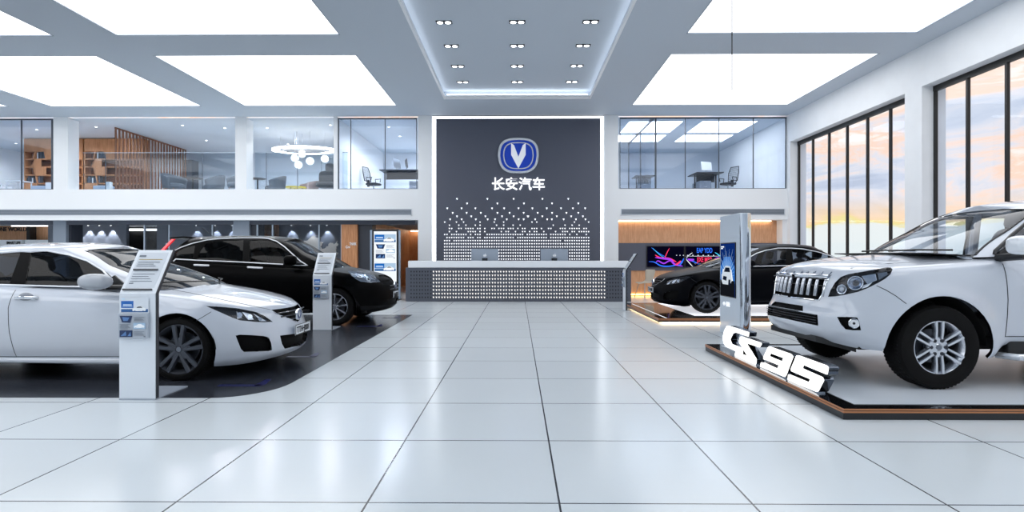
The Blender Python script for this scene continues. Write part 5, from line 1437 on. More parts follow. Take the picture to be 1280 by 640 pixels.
    for o, h in zip(ln, hl): o.parent = h
    # lamps inside the headlight
    for i, h in enumerate(hl):
        sg = -1 if i else 1
        for (px, py, rr_) in ((300, 393, .034), (313, 395.5, .034), (326, 398.5, .026)):
            p, n = low.hit(px, py)
            if p is None: continue
            q = p - n * .022; q = Vector((q.x, q.y * sg, q.z)); nn = Vector((n.x, n.y * sg, n.z))
            MB().cyl(q - nn * .006, q + nn * .01, rr_, rr_ * .8, 20).build('lamp', m_lampin, h)
        rf = MB()
        for (poly) in ([(296, 388), (303, 396.5), (297, 398.5)], [(303, 389), (312, 391.5), (318, 399), (311, 399.5)], [(317, 391), (324, 395), (334, 401), (327, 401)]):
            v = []
            for a_, b_ in poly:
                p, n = low.hit(a_, b_); p = p - n * .014; v.append(Vector((p.x, p.y * sg, p.z)))
            rf.add(v, [tuple(range(len(v)))])
        rf.build('reflector', mat('reflector_bright', 'f2f5f9', .15, metal=.3), h)
    # seams, trims
    low.ribbon([(-1.70, .97), (-1.73, .75), (-1.72, .5), (-1.68, .25)], .0035, 'door_gap', m_gap, car.o, 'side')
    low.ribbon([(-.50, .9), (-.52, .6), (-.50, .25), (-1.68, .247), (-2.28, .25), (-2.36, .45), (-2.52, .62), (-2.62, .75), (-2.66, .97)], .0035, 'door_gap', m_gap, car.o, 'side')
    low.ribbon([(264, 389.8), (258, 393.5), (245.5, 401)], .003, 'bumper_gap', m_gap, car.o)
    low.ribbon([(205, 360.5), (237.5, 366), (280, 375), (310, 381.2), (337.5, 387)], .003, 'bonnet_gap', m_gap, car.o)
    low.ribbon([(338, 387.5), (346, 392.7), (360, 398.2), (372.5, 402.7), (379, 402.7)], .007, 'grille_surround', m_chrome, car.o, n=8)
    gb = MB()
    for k in range(3):
        z = .555 + k * .045; w = (.22, .31, .38)[k]
        gb.tube([(.88 - .012 * k, 0, z), (.87 - .012 * k, w * .5, z), (.84 - .012 * k, w, z)], .007, 6); gb.tube([(.88 - .012 * k, 0, z), (.87 - .012 * k, -w * .5, z), (.84 - .012 * k, -w, z)], .007, 6)
    gb.build('grille_bars', mat('grille_bar', '3c4048', .3, metal=.6), car.o, smooth=True)
    mini_badge(car, .89, .60, .072, math.radians(14))
    plate(car, .955, .44, .46, .12, 'TTH·J001')
    # sill
    both(car, lambda mb, sd: mb.prism([(-.42, sd * .80, .17), (-2.28, sd * .80, .19), (-2.28, sd * .80, .24), (-.42, sd * .80, .235)], (0, sd * .075, 0)), 'sill', paint, bevel=.02)
    # --- glass house
    dlo = [(38.5, 315.5), (60, 314), (80, 316), (95, 320), (110, 325.8), (122, 332.3), (134, 340.8), (144, 350), (150, 356.8)]
    gh.region('front_window', dlo + [(156, 368), (130, 365.4), (100, 362.8), (70, 361), (31, 358)], 'px', cond=lambda c: c.x > -2.2)
    gh.region('door_pillar', [(26, 315), (38.5, 315.5), (31, 358), (11, 357)], 'px')
    gh.region('rear_window', [(26, 315), (0, 317), L(-2.3, .66, 1.30), L(-2.6, .68, 1.2), L(-2.78, .72, 1.08), L(-2.8, .76, 1.02), (0, 356.5), (11, 357)], 'px')
    gh.region('windscreen', [(-.1, .9), (.69, .9), (.67, 1.0), (.60, 1.15), (.535, 1.27), (.50, 1.345), (.3, 1.362), (-.1, 1.368)], 'front', cond=lambda c: c.x > -1.25)
    gh.region('rear_screen', [(-2.62, 0), (-2.66, .5), (-3.0, .56), (-3.3, .62), (-3.36, 0)], 'top', cond=lambda c: c.x < -2.5)
    gh.cut_all()
    tint = glass('tinted_glass', '7c848f', .55); ws = glass('windscreen_glass', '8a929e', .8)
    gh.emit('body', 'roof', paint, car.o, skirt=.02, skirt_m=m_trim)
    gh.emit('front_window', 'front_window', tint, car.o, off=.006, mirror='pair'); gh.emit('rear_window', 'rear_window', tint, car.o, off=.006, mirror='pair')
    gh.emit('door_pillar', 'door_pillar', m_void, car.o, mirror='pair', skirt=.02)
    gh.emit('windscreen', 'windscreen', ws, car.o, off=.006); gh.emit('rear_screen', 'rear_screen', tint, car.o, off=.006)
    gh.ribbon([(-2.95, 1.015), (-2.4, .995), (-1.9, .982), (-1.2, .964), (-.68, .957)], .009, 'window_trim', mat('chrome_shine_white'), car.o, 'side', lift=.004)
    gh.ribbon([(-2.95, 1.03), (-2.8, 1.105), (-2.6, 1.185), (-2.35, 1.262), (-2.07, 1.318), (-1.85, 1.334), (-1.56, 1.334), (-1.3, 1.29), (-1.1, 1.228), (-.9, 1.125), (-.76, 1.03), (-.66, .965)], .010, 'window_trim', mat('chrome_shine_white'), car.o, 'side', lift=.004)
    p = onY(119, 352, 5.66); lp = car.Mi @ p
    def mir2(mb, sd):
        mb.T = Matrix.Translation((lp.x, sd * abs(lp.y), lp.z)); n_ = 20; cushion(mb, 0, 0, 0, .168, .085, .08, .85); mb.T = None
    ms = both(car, mir2, 'wing_mirror', mat('mirror_shell_grey', 'a9aeb6', .3, coat=.6), smooth=True)
    for sd, o in zip((car.side, -car.side), ms): MB().tube([(lp.x + .08, sd * (abs(lp.y) - .03), lp.z - .06), (lp.x + .2, sd * .80, lp.z - .07)], .028, 8).build('mirror_arm', m_trim, o, smooth=True)
    both(car, lambda mb, sd: mb.prism([(-.66, sd * .795, .93), (-.92, sd * .79, .935), (-.72, sd * .76, 1.08), (-.62, sd * .77, 1.0)], (0, sd * .02, 0)), 'mirror_corner', m_trim)
    # handles
    for hx in (-1.56, -2.5):
        hp, hn = low.hitside(hx, .855)
        def hd(mb, sd):
            y = sd * (abs(hp.y)); mb.tube([(hx - .11, y, .85), (hx - .09, y + sd * .03, .855), (hx, y + sd * .042, .86), (hx + .09, y + sd * .03, .856), (hx + .115, y, .85)], .015, 10)
        both(car, hd, 'door_handle', m_chrome, smooth=True)
        both(car, lambda mb, sd: mb.sphere((hx - .01, sd * (abs(hp.y) - .004), .852), .055, 20, 1.5, .3, 1.0), 'handle_cup', mat('cup_grey', '8b919b', .3, coat=.5), smooth=True)
    # wipers, wells, underside
    wipe = MB().tube([(-.08, .1, .99), (-.18, .35, 1.0), (-.36, .6, 1.0)], .008, 6).tube([(-.06, -.05, .99), (-.12, -.35, 1.0), (-.34, -.6, 1.0)], .008, 6); wipe.build('wiper', m_trim, car.o)
    MB().box(-3.5, -.72, .17, .3, .72, .3).build('underbody', m_well, car.o)
    for cx_ in (0, -wb):
        for sd in (-1, 1):
            w_ = MB(); n_ = 24
            vs = [(cx_ + (R + .005) * math.cos(PI * i / n_), sd * .87, r + (R + .005) * math.sin(PI * i / n_)) for i in range(n_ + 1)] + [(cx_ + (R + .005) * math.cos(PI * i / n_), sd * .45, r + (R + .005) * math.sin(PI * i / n_)) for i in range(n_ + 1)]
            w_.add(vs, [(i, i + 1, n_ + 2 + i, n_ + 1 + i) for i in range(n_)] + [tuple(range(n_ + 1, 2 * n_ + 2))]); w_.build('wheel_well', m_well, car.o)
    cabin(car, -.6, -1.4, -2.1, .36, .44, .93, .66, m_seatk)
    MB().box(-2.75, -.68, .4, -2.6, .68, .98).build('parcel_shelf', m_seatk, car.o)
    # tail lamps
    both(car, lambda mb, sd: mb.prism([(-3.70, sd * .5, .82), (-3.6, sd * .78, .83), (-3.4, sd * .85, .9), (-3.55, sd * .8, .96), (-3.68, sd * .5, .95)], (-.02, sd * .02, 0)), 'tail_lamp', mat('tail_red', '8a1018', .2, coat=1))
    wheels(car, wb, .885, r, .225, .262, 'five_twin', mat('rim_gunmetal', '4a4e56', .4, metal=.6))
    return car, low, gh
sedan, s_low, s_gh = build_sedan()
# black twin on the platform, turned to face left
bp = mat('paint_black_blue', '020308', .35, spec=.06)
m0 = [c for c in bpy.data.objects if c.parent == sedan.o and c.name.startswith('wing_mirror')]
ax = onY(884.5, 372, 11.63)
tw = copy_tree(sedan.o, (ax.x, 12.52, .112), PI, 'black four-door sedan on the glowing platform behind the display totem')
def recolour(o):
    for c in bpy.data.objects:
        if c.parent == o:
            for s_ in c.material_slots:
                if s_.material and s_.material.name in ('paint_white', 'mirror_shell_grey'): s_.link = 'OBJECT'; s_.material = bp
                elif s_.material and s_.material.name == 'tinted_glass': s_.link = 'OBJECT'; s_.material = glass('twin_side_glass', 'b9c0ca', .3)
            recolour(c)
recolour(tw)
for c in m0:      # the photo shows only the near door mirror of the white car
    if sum(v.co.y for v in c.data.vertices) > 0:
        for k in [k for k in bpy.data.objects if k.parent == c]: bpy.data.objects.remove(k)
        bpy.data.objects.remove(c)
# ================================================================== BLACK CROSSOVER (left, behind the white sedan)
def build_crossover():
    car = Car('crossover_car', 'black crossover with chrome window surround parked behind the white sedan', (-3.34, 11.28, 0.004), math.radians(-1.0), -1)
    r = .345; R = .40; wb = 2.62
    paint = mat('paint_black', '020203', .3, spec=.05); clad = mat('cladding_grey', '101114', .6, spec=.15)
    zlo = pch([(.93, .27), (.7, .23), (.45, .21), (-.5, .25), (-2.1, .25), (-3.2, .3), (-3.6, .38)])
    zhi = pch([(.93, .78), (.8, .81), (.6, .87), (.3, .935), (0, .985), (-.4, 1.035), (-1.2, 1.085), (-2.2, 1.14), (-3, 1.17), (-3.6, 1.16)])
    zc = pch([(.93, .78), (.82, .84), (.6, .93), (.3, 1.0), (0, 1.06), (-.3, 1.12), (-.6, 1.14), (-2, 1.19), (-3.6, 1.2)])
    xf = pch([(0, .83), (.12, .92), (.35, .95), (.6, .93), (.8, .90), (.93, .87), (1, .83)])
    xr = pch([(0, -3.4), (.2, -3.56), (.5, -3.58), (.8, -3.56), (1, -3.54)])
    Wt = pch([(0, .83), (.06, .87), (.2, .895), (.45, .908), (.65, .905), (.8, .892), (.9, .868), (.96, .845), (1, .82)])
    Wx = pch([(.5, .985), (.2, .995), (-.5, 1), (-2.2, 1), (-3, .985), (-3.4, .96)])
    low = Surf(car, body_grid(xf, xr, lambda t: .12, lambda t: -3.0, lambda x, t: Wt(t) * Wx(x), zlo, zhi, zc, p=2.1, q=2.1, pr=3, qr=2.8, flare=flare_fn([(0, r), (-wb, r)], R, .02, .06), crown=2.0))
    zg0 = pch([(.2, .98), (-.4, 1.05), (-1.2, 1.09), (-2.2, 1.145), (-3.5, 1.17)])
    zg1 = pch([(-.7, 1.50), (-1.0, 1.575), (-1.5, 1.61), (-2.0, 1.61), (-2.6, 1.60), (-3.1, 1.575), (-3.4, 1.54)])
    zgc = pch([(-.7, 1.52), (-.9, 1.60), (-1.2, 1.65), (-1.6, 1.68), (-2.0, 1.685), (-2.6, 1.675), (-3.1, 1.655), (-3.4, 1.62)])
    gf = pch([(0, .06), (.25, -.16), (.5, -.42), (.75, -.70), (.9, -.88), (1, -1.02)])
    gr = pch([(0, -3.50), (.4, -3.40), (.7, -3.28), (1, -3.14)])
    G = pch([(0, .825), (.1, .815), (.35, .77), (.6, .715), (.82, .66), (.92, .625), (1, .575)])
    gx = pch([(-.2, .95), (-.8, .99), (-1.5, 1), (-2.4, .985), (-3.2, .93)])
    D = pch([(0, .62), (1, .34)])
    gh = Surf(car, body_grid(gf, gr, lambda t: float(gf(t) - D(t)), lambda t: float(gr(t)) + .4, lambda x, t: G(t) * gx(x), zg0, zg1, zgc, p=2.3, q=2.5, pr=2.6, qr=2.6, nf=40, nm=50, nr=24, nt=26, nc=12))
    L = car.L
    low.region('headlight', [(434.5, 338.6), (447, 338.6), (459, 341.2), (468.5, 345.3), (475.5, 352.2), (464, 353.2), (451, 352), (445, 349), (440, 345)])
    low.region('grille', [(473, 344), (481, 343), (500, 343), (500, 356), (478, 356)], cond=lambda c: c.x > .6)
    low.region('lower_grille', [(.0, .34), (.38, .34), (.42, .45), (.0, .45)], 'front', cond=lambda c: c.x > .6)
    for cx_ in (0, -wb): low.region('arch', [(cx_ + R * math.cos(a), r + R * math.sin(a)) for a in [2 * PI * i / 44 for i in range(44)]], 'side')
    low.region('cladding', [(1.2, .1), (1.2, .33), (.42, .36), (.35, .55), (.46, .36), (.46, .1)], 'side')
    low.region('hood', [(1.2, -.1), (.81, 0), (.78, .35), (.7, .55), (.45, .69), (.1, .745), (-.5, .77), (-.9, .77), (-.9, -.1)], 'top')
    low.region('front_door', [(-.60, 1.2), (-.64, .6), (-.60, .34), (-1.58, .34), (-1.62, .5), (-1.63, .75), (-1.60, 1.2)], 'side')
    low.region('rear_door', [(-1.60, 1.2), (-1.63, .75), (-1.62, .5), (-1.58, .34), (-2.1, .34), (-2.2, .5), (-2.42, .78), (-2.5, .9), (-2.52, 1.2)], 'side')
    low.region('front_bumper', [(-.2, .1), (.41, .1), (.41, .42), (.38, .5), (.5, .66), (.6, .72), (1.2, .66), (1.2, .1)], 'side', cond=lambda c: c.x > .3)
    low.cut_all()
    inside = lambda c: (-3.3 < c.x < -.1 - .5 * abs(c.y) ** 2) and abs(c.y) < .74 and c.z > .9
    low.emit('body', 'body', paint, car.o, skirt=.02, drop=inside); low.emit('hood', 'hood', paint, car.o, drop=inside)
    low.emit('front_bumper', 'front_bumper', paint, car.o, skirt=.02); low.emit('cladding', 'lower_cladding', clad, car.o, skirt=.01)
    low.emit('front_door', 'front_door', paint, car.o, mirror='pair'); low.emit('rear_door', 'rear_door', paint, car.o, mirror='pair')
    low.emit('grille', 'grille', m_void, car.o, off=.03); low.emit('lower_grille', 'lower_grille', m_void, car.o, off=.04)
    hl = low.emit('headlight', 'headlight', mat('lamp_grey', '9aa0a8', .2, metal=.7), car.o, off=.03, mirror='pair'); ln = low.emit('headlight', 'lamp_lens', m_lens, car.o, mirror='pair')
    for i, (o, h) in enumerate(zip(ln, hl)):
        o.parent = h; sg = -1 if i else 1
        for (px, py, rr_) in ((450, 344.5, .05), (461, 348.5, .045), (441.5, 341.5, .03)):
            p, n = low.hit(px, py)
            if p is None: continue
            q = p - n * .024; q = Vector((q.x, q.y * sg, q.z)); nn = Vector((n.x, n.y * sg, n.z))
            MB().cyl(q, q + nn * .014, rr_, rr_ * .85, 20).build('lamp', mat('reflector_bright'), h); MB().cyl(q + nn * .012, q + nn * .018, rr_ * .55, rr_ * .45, 16).build('bulb', m_lampdk, h)
    both(car, lambda mb, sd: mb.prism([(-.45, sd * .83, .23), (-2.2, sd * .83, .24), (-2.2, sd * .83, .30), (-.45, sd * .83, .30)], (0, sd * .07, 0)), 'sill', clad, bevel=.02)
    mini_badge(car, .905, .70, .085, math.radians(10)); plate(car, .935, .53, .44, .13, 'JH·3881')
    for k in range(2): MB().tube([(.90, -.36, .64 + .07 * k), (.915, 0, .64 + .07 * k), (.90, .36, .64 + .07 * k)], .008, 6).build('grille_bar', mat('grille_bar'), car.o, smooth=True)
    # glass house
    gh.region('front_window', [(312, 301), (325, 300), (333, 300.2), (340, 301.8), (347, 305), (354, 310.2), (362, 317.5), (370, 325), (376, 330.6), (340, 329), (312, 327.6)], 'px')
    gh.region('door_pillar', [(304.3, 300.2), (312, 300), (312, 327.6), (303.3, 326.6)], 'px')
    gh.region('rear_window', [(258, 303.5), (270, 301.6), (282, 300.6), (304.3, 300.2), (303.3, 326.6), (270, 325), (246, 324), (250, 314)], 'px')
    gh.region('quarter_window', [L(-3.0, .72, 1.17), (219, 315), (232, 309.4), (244, 306.4), (241, 323), (220, 322), L(-3.0, .74, 1.14)], 'px')
    gh.region('windscreen', [(-.1, 1.0), (.72, 1.0), (.70, 1.1), (.64, 1.3), (.575, 1.45), (.52, 1.565), (.3, 1.585), (-.1, 1.59)], 'front', cond=lambda c: c.x > -1.1)
    gh.cut_all()
    tint = glass('brown_tinted_glass', '383430', .5); tint2 = glass('front_door_glass', '8a837c', .5); ws = glass('dark_windscreen', '6e747c', .5)
    gh.emit('body', 'roof', paint, car.o, skirt=.02, skirt_m=m_trim)
    for nm_ in ('front_window', 'rear_window', 'quarter_window'): gh.emit(nm_, nm_, tint2 if nm_[0] == 'f' else tint, car.o, off=.006, mirror='pair')
    gh.emit('door_pillar', 'door_pillar', m_void, car.o, mirror='pair', skirt=.02); gh.emit('windscreen', 'windscreen', ws, car.o, off=.006)
    gh.ribbon([L(-3.15, .74, 1.15), (213, 316), (226, 309.6), (240, 304.6), (258, 300.4), (275, 298.6), (303, 297.6), (325, 297.6), (336, 298.6), (346, 302), (356, 309), (366, 318), (376, 327), (384.5, 332), (374, 331.8), (366, 331.2)], .011, 'window_chrome', mat('chrome_shine_white'), car.o, lift=.005)
    gh.ribbon([L(-3.15, .76, 1.12), (220, 323.9), (246, 325.4), (303, 327.8), (340, 329.8), (354, 330.6)], .011, 'window_chrome', mat('chrome_shine_white'), car.o, lift=.005)
    # roof rails, mirrors, handles
    p = onY(363, 325.5, 10.28); lp = car.Mi @ p
    ms = both(car, lambda mb, sd: (setattr(mb, 'T', Matrix.Translation((lp.x, sd * abs(lp.y), lp.z))), cushion(mb, 0, 0, 0, .11, .09, .09, .6), setattr(mb, 'T', None)), 'wing_mirror', paint, smooth=True)
    for sd, o in zip((car.side, -car.side), ms): MB().tube([(lp.x + .05, sd * (abs(lp.y) - .03), lp.z - .05), (lp.x + .1, sd * .80, lp.z - .06)], .03, 8).build('mirror_arm', m_trim, o, smooth=True)
    hc = mat('chrome_shine_white')
    for pa, pb in (((243, 331.2), (261, 332)), ((310, 334), (328, 335)),):
        h1, n1 = low.hit(*pa); h2, n2 = low.hit(*pb)
        def hd(mb, sd):
            a = Vector((h1.x, sd * abs(h1.y), h1.z)); b = Vector((h2.x, sd * abs(h2.y), h2.z)); o_ = Vector((0, sd * .035, 0))
            mb.tube([a, a + o_ + (b - a) * .1, (a + b) / 2 + o_ * 1.3, b + o_ - (b - a) * .1, b], .02, 10)
        both(car, hd, 'door_handle', hc, smooth=True)
    both(car, lambda mb, sd: mb.prism([(-3.50, sd * .79, 1.15), (-3.44, sd * .80, 1.15), (-3.09, sd * .675, 1.60), (-3.15, sd * .665, 1.60)], (-.01, sd * .035, 0)), 'tail_lamp', mat('tail_red_bright', 'd01420', .2, coat=1, emit='ff2030', estr=.6))
    MB().prism([(-3.02, -.58, 1.63), (-3.02, .58, 1.63), (-3.3, .55, 1.605), (-3.3, -.55, 1.605)], (0, 0, .03)).build('roof_spoiler', paint, car.o, bevel=.01)
    MB().cyl((-2.75, 0, 1.67), (-3.0, 0, 1.86), .006, n=6).build('roof_aerial', m_trim, car.o)
    MB().box(-3.4, -.74, .22, .55, .74, .36).build('underbody', m_well, car.o)
    for cx_ in (0, -wb):
        for sd in (-1, 1):
            w_ = MB(); n_ = 24
            vs = [(cx_ + (R + .005) * math.cos(PI * i / n_), sd * .88, r + (R + .005) * math.sin(PI * i / n_)) for i in range(n_ + 1)] + [(cx_ + (R + .005) * math.cos(PI * i / n_), sd * .46, r + (R + .005) * math.sin(PI * i / n_)) for i in range(n_ + 1)]
            w_.add(vs, [(i, i + 1, n_ + 2 + i, n_ + 1 + i) for i in range(n_)] + [tuple(range(n_ + 1, 2 * n_ + 2))]); w_.build('wheel_well', m_well, car.o)
    cabin(car, -.5, -1.3, -2.15, .37, .72, 1.08, .68, mat('seat_brown', '4a3a2e', .6))
    MB().box(-3.3, -.7, .5, -2.6, .7, 1.05).build('boot_cover', m_seatk, car.o)
    wheels(car, wb, .90, r, .225, .25, 'ten', mat('rim_silver', 'b4b8bf', .25, metal=.9))
    return car
crossover = build_crossover()
# ================================================================== WHITE OFF-ROADER on the right platform
def build_offroader():
    car = Car('offroad_car', 'large white off-road vehicle with chrome slatted grille on the right platform', (3.74, 6.02, .092), PI - math.radians(-2.0), 1)
    r = .375; R = .47; wb = 2.79
    paint = mat('paint_white'); pc_ = mat('paint_white')
    zlo = pch([(1.0, .46), (.85, .40), (.6, .34), (.4, .33), (-.42, .27), (-.52, .28), (-.60, .36), (-.66, .40), (-2.2, .40), (-3.3, .5), (-3.8, .55)])
    zhi = pch([(1.0, .98), (.85, 1.01), (.6, 1.06), (.3, 1.085), (0, 1.105), (-.3, 1.125), (-.6, 1.145), (-1.2, 1.165), (-2.4, 1.18), (-3.8, 1.18)])
    zc = pch([(1.0, .98), (.86, 1.045), (.7, 1.11), (.4, 1.165), (0, 1.21), (-.25, 1.235), (-.6, 1.245), (-3.8, 1.245)])
    xf = pch([(0, .88), (.08, .94), (.2, .965), (.38, .95), (.5, .905), (.62, .875), (.8, .855), (.92, .835), (1, .79)])
    xr = pch([(0, -3.7), (.3, -3.78), (1, -3.76)])
    Wt = pch([(0, .86), (.06, .895), (.2, .915), (.4, .925), (.6, .925), (.75, .922), (.86, .912), (.93, .90), (.97, .888), (1, .865)])
    Wx = pch([(.6, .985), (.2, 1.0), (-.5, 1), (-2.6, 1), (-3.4, .97)])
    def crease(x, z):   # flared wheel arches with a soft swage above
        return flare_fn([(0, r), (-wb, r)], R, .03, .075)(x, z)
    low = Surf(car, body_grid(xf, xr, lambda t: .22, lambda t: -3.3, lambda x, t: Wt(t) * Wx(x), zlo, zhi, zc, p=2.25, q=2.35, pr=3, qr=2.8, flare=crease, crown=2.2, nt=34))
    zg0 = pch([(.2, 1.16), (-.4, 1.18), (-1.2, 1.2), (-3.8, 1.21)])
    zg1 = pch([(-.8, 1.60), (-1.1, 1.655), (-1.5, 1.70), (-2.0, 1.715), (-2.8, 1.705), (-3.6, 1.67)])
    zgc = pch([(-.8, 1.64), (-1.0, 1.695), (-1.3, 1.75), (-1.7, 1.79), (-2.2, 1.80), (-3.0, 1.79), (-3.6, 1.75)])
    gf = pch([(0, -.18), (.25, -.35), (.5, -.55), (.75, -.80), (.9, -.98), (1, -1.14)])
    gr = pch([(0, -3.74), (.5, -3.68), (1, -3.55)])
    G = pch([(0, .845), (.1, .835), (.35, .80), (.6, .755), (.82, .71), (.92, .68), (1, .63)])
    gx = pch([(-.2, .96), (-.8, .99), (-1.5, 1), (-2.8, .99), (-3.5, .95)])
    D = pch([(0, .52), (1, .30)])
    gh = Surf(car, body_grid(gf, gr, lambda t: float(gf(t) - D(t)), lambda t: float(gr(t)) + .35, lambda x, t: G(t) * gx(x), zg0, zg1, zgc, p=2.4, q=2.7, pr=3, qr=3, nf=44, nm=50, nr=20, nt=26, nc=12))
    L = car.L
    low.region('headlight', [(1035, 371), (1038.5, 362), (1043.5, 353.5), (1051, 346.2), (1060, 342.8), (1070, 341), (1084, 338.6), (1098, 336), (1108, 334.2), (1113.5, 334.3), (1115.6, 337), (1113, 343), (1106.5, 348.5), (1098, 353.5), (1085, 360), (1072, 365), (1056, 368.6), (1044, 370.6)])
    low.region('grille', [(985, 343), (1038.3, 345.2), (1033.5, 356), (1028.5, 369), (1024.5, 375.6), (985, 371.5)], cond=lambda c: c.x > .55)
    low.region('vent_slot', [(960, 375.5), (1003.7, 382.3), (1003.7, 389), (960, 381.5)], cond=lambda c: c.x > .6)
    low.region('lower_grille', [(950, 381.3), (1021.8, 393.5), (1022.9, 407.3), (950, 391.5)], cond=lambda c: c.x > .6)
    low.region('fog_opening', [(1046.2, 396.2), (1058, 396), (1071.5, 397), (1074, 402), (1076.3, 412.9), (1066, 412.9), (1056.9, 411.6), (1051.6, 406)])
    for cx_ in (0, -wb): low.region('arch', [(cx_ + R * math.cos(a), r + R * math.sin(a) * (.985 if math.sin(a) > 0 else 1)) for a in [2 * PI * i / 48 for i in range(48)]], 'side')
    low.region('hood', [(1.2, -.1), (.80, 0), (.79, .35), (.74, .5), (.6, .60), (.3, .68), (-.1, .735), (-.5, .77), (-.9, .77), (-.9, -.1)], 'top')
    low.region('front_door', [(-.60, 1.3), (-.615, .8), (-.60, .47), (-1.62, .47), (-1.68, 1.3)], 'side')
    low.region('rear_door', [(-1.68, 1.3), (-1.62, .47), (-2.25, .47), (-2.34, .66), (-2.5, .82), (-2.6, 1.3)], 'side')
    low.region('front_bumper', [(-.2, .1), (.47, .1), (.475, .45), (.42, .62), (.395, .70), (.55, .79), (.66, .86), (1.2, .80), (1.2, .1)], 'side', cond=lambda c: c.x > .3)
    low.cut_all()
    inside = lambda c: (-3.5 < c.x < -.26 - .45 * abs(c.y) ** 2) and abs(c.y) < .77 and c.z > 1.05
    low.emit('body', 'body', paint, car.o, skirt=.03, skirt_m=m_trim, drop=inside); low.emit('hood', 'hood', paint, car.o, drop=inside)
    low.emit('front_bumper', 'front_bumper', paint, car.o, skirt=.03, skirt_m=m_trim)
    low.emit('front_door', 'front_door', paint, car.o, mirror='pair'); low.emit('rear_door', 'rear_door', paint, car.o, mirror='pair')
    low.emit('grille', 'grille', m_void, car.o, off=.06); low.emit('vent_slot', 'number_plate_recess', m_void, car.o, off=.02); low.emit('lower_grille', 'lower_grille', m_void, car.o, off=.05)
    fo = low.emit('fog_opening', 'fog_recess', m_void, car.o, off=.03, mirror='pair')
    fp, fn_ = low.hit(1067.3, 404.4)
    for i, o in enumerate(fo):
        sg = -1 if i else 1; p = Vector((fp.x, fp.y * sg, fp.z)); n = Vector((fn_.x, fn_.y * sg, fn_.z))
        q = p - n * .026
        MB().tube([q + (n.orthogonal().normalized() * math.cos(a) + n.cross(n.orthogonal().normalized()) * math.sin(a)) * .04 + n * .014 for a in [2 * PI * k / 24 for k in range(24)]], .007, 8, closed=True).build('lamp_ring', m_chrome, o, smooth=True)
        MB().cyl(q, q + n * .012, .036, .034, 24).build('fog_lamp', mat('reflector_bright'), o); MB().cyl(q + n * .012, q + n * .016, .012, .012, 12).build('bulb', m_lampdk, o)
    hl = low.emit('headlight', 'headlight', m_lampdk, car.o, off=.045, mirror='pair'); ln = low.emit('headlight', 'lamp_lens', m_lens, car.o, mirror='pair')
    for i, (o, h) in enumerate(zip(ln, hl)):
        o.parent = h; sg = -1 if i else 1
        def P_(px, py, d):
            p, n = low.hit(px, py)
            if p is None: return None, None
            p = p - n * d; return Vector((p.x, p.y * sg, p.z)), Vector((n.x, n.y * sg, n.z))
        for (px, py, rr_, nm_) in ((1051, 361.5, .042, 'turn_lamp'), (1068.5, 353.5, .062, 'projector_lamp')):
            p, n = P_(px, py, .038)
            if p is None: continue
            u = n.orthogonal().normalized(); w_ = n.cross(u)
            MB().tube([p + (u * math.cos(a) + w_ * math.sin(a)) * rr_ + n * .022 for a in [2 * PI * k / 28 for k in range(28)]], .006, 8, closed=True).build('chrome_ring', m_chrome, h, smooth=True)
            mb = MB(); vs = []
            for j, (rad, dep) in enumerate(((rr_, .02), (rr_ * .8, .006), (rr_ * .45, 0.0))):
                for k in range(24): a = 2 * PI * k / 24; vs.append(p + (u * math.cos(a) + w_ * math.sin(a)) * rad + n * dep)
            mb.add(vs, [(j * 24 + k, j * 24 + (k + 1) % 24, (j + 1) * 24 + (k + 1) % 24, (j + 1) * 24 + k) for j in range(2) for k in range(24)]).build('reflector', m_lampin, h, smooth=True)
            b = MB(); b.sphere(tuple(p + n * .012), rr_ * .5, 16); b.build(nm_, glass('projector_glass', 'cdd6e2', 2.0) if nm_[0] == 'p' else mat('reflector_bright'), h, smooth=True)
        for k, (poly, mm) in enumerate((([(1076, 344), (1094, 341), (1096, 350), (1084, 355)], m_lampin), ([(1097, 340.5), (1109, 338), (1110, 343), (1099, 349.5)], mat('lamp_smoke', '8a929c', .15, metal=.6)), ([(1078, 356.5), (1090, 352.8), (1084, 358.5), (1076, 361)], mat('reflector_bright')))):
            v = [P_(a_, b_, .02)[0] for a_, b_ in poly]
            if None in v: continue
            n = P_(poly[0][0], poly[0][1], 0)[1]; MB().prism(v, -n * .01).build('reflector', mm, h, bevel=.002)
    # chrome grille frame and slats
    gp = [(972, 342.2), (985, 342.2), (1010, 343), (1038.3, 344.6), (1033.5, 356), (1028.5, 369), (1024.5, 375.6), (1005, 373.6), (985, 371.5)]
    top = low.ribbon([(984, 344.2), (1010, 345), (1036, 346.6)], .022, 'grille_top_bar', m_chrome, car.o, n=10, lift=.004, mirror='join')
    low.ribbon([(1037.5, 346), (1032.5, 357), (1027.5, 369), (1023.5, 375.4), (1005, 373.2), (985, 371)], .009, 'grille_frame', m_chrome, car.o, n=8, mirror='join')
    zt0, zb0 = 1.03, .82
    hts = []
    for k in range(5):
        y = .075 + k * .098
        pts = []
        for z in np.linspace(.80, 1.035, 8):
            h = low.tree.ray_cast(Vector((3, car.side * y, z)), Vector((-1, 0, 0)))
            if h[0] is not None: pts.append(Vector((h[0].x - .012, car.side * y, z)))
        if len(pts) < 2: continue
        for sg in (1, -1):
            mb = MB(); w_ = .021
            for dy in (-w_, w_):
                mb.tube([Vector((p.x, p.y * sg + dy * .55, p.z)) for p in pts], .0115, 8)
            vs = [Vector((p.x - .02, p.y * sg - w_, p.z)) for p in pts] + [Vector((p.x - .02, p.y * sg + w_, p.z)) for p in pts]; n_ = len(pts)
            mb.add(vs, [(i, i + 1, n_ + i + 1, n_ + i) for i in range(n_ - 1)])
            mb.build('grille_slat', mat('slat_chrome', 'b4b8c0', .12, metal=1), car.o, smooth=True)
    for zz in (.905, .97): MB().tube([(.80, -.5, zz), (.83, 0, zz), (.80, .5, zz)], .004, 6).build('grille_bar', m_trim, car.o)
    mesh_ = MB()
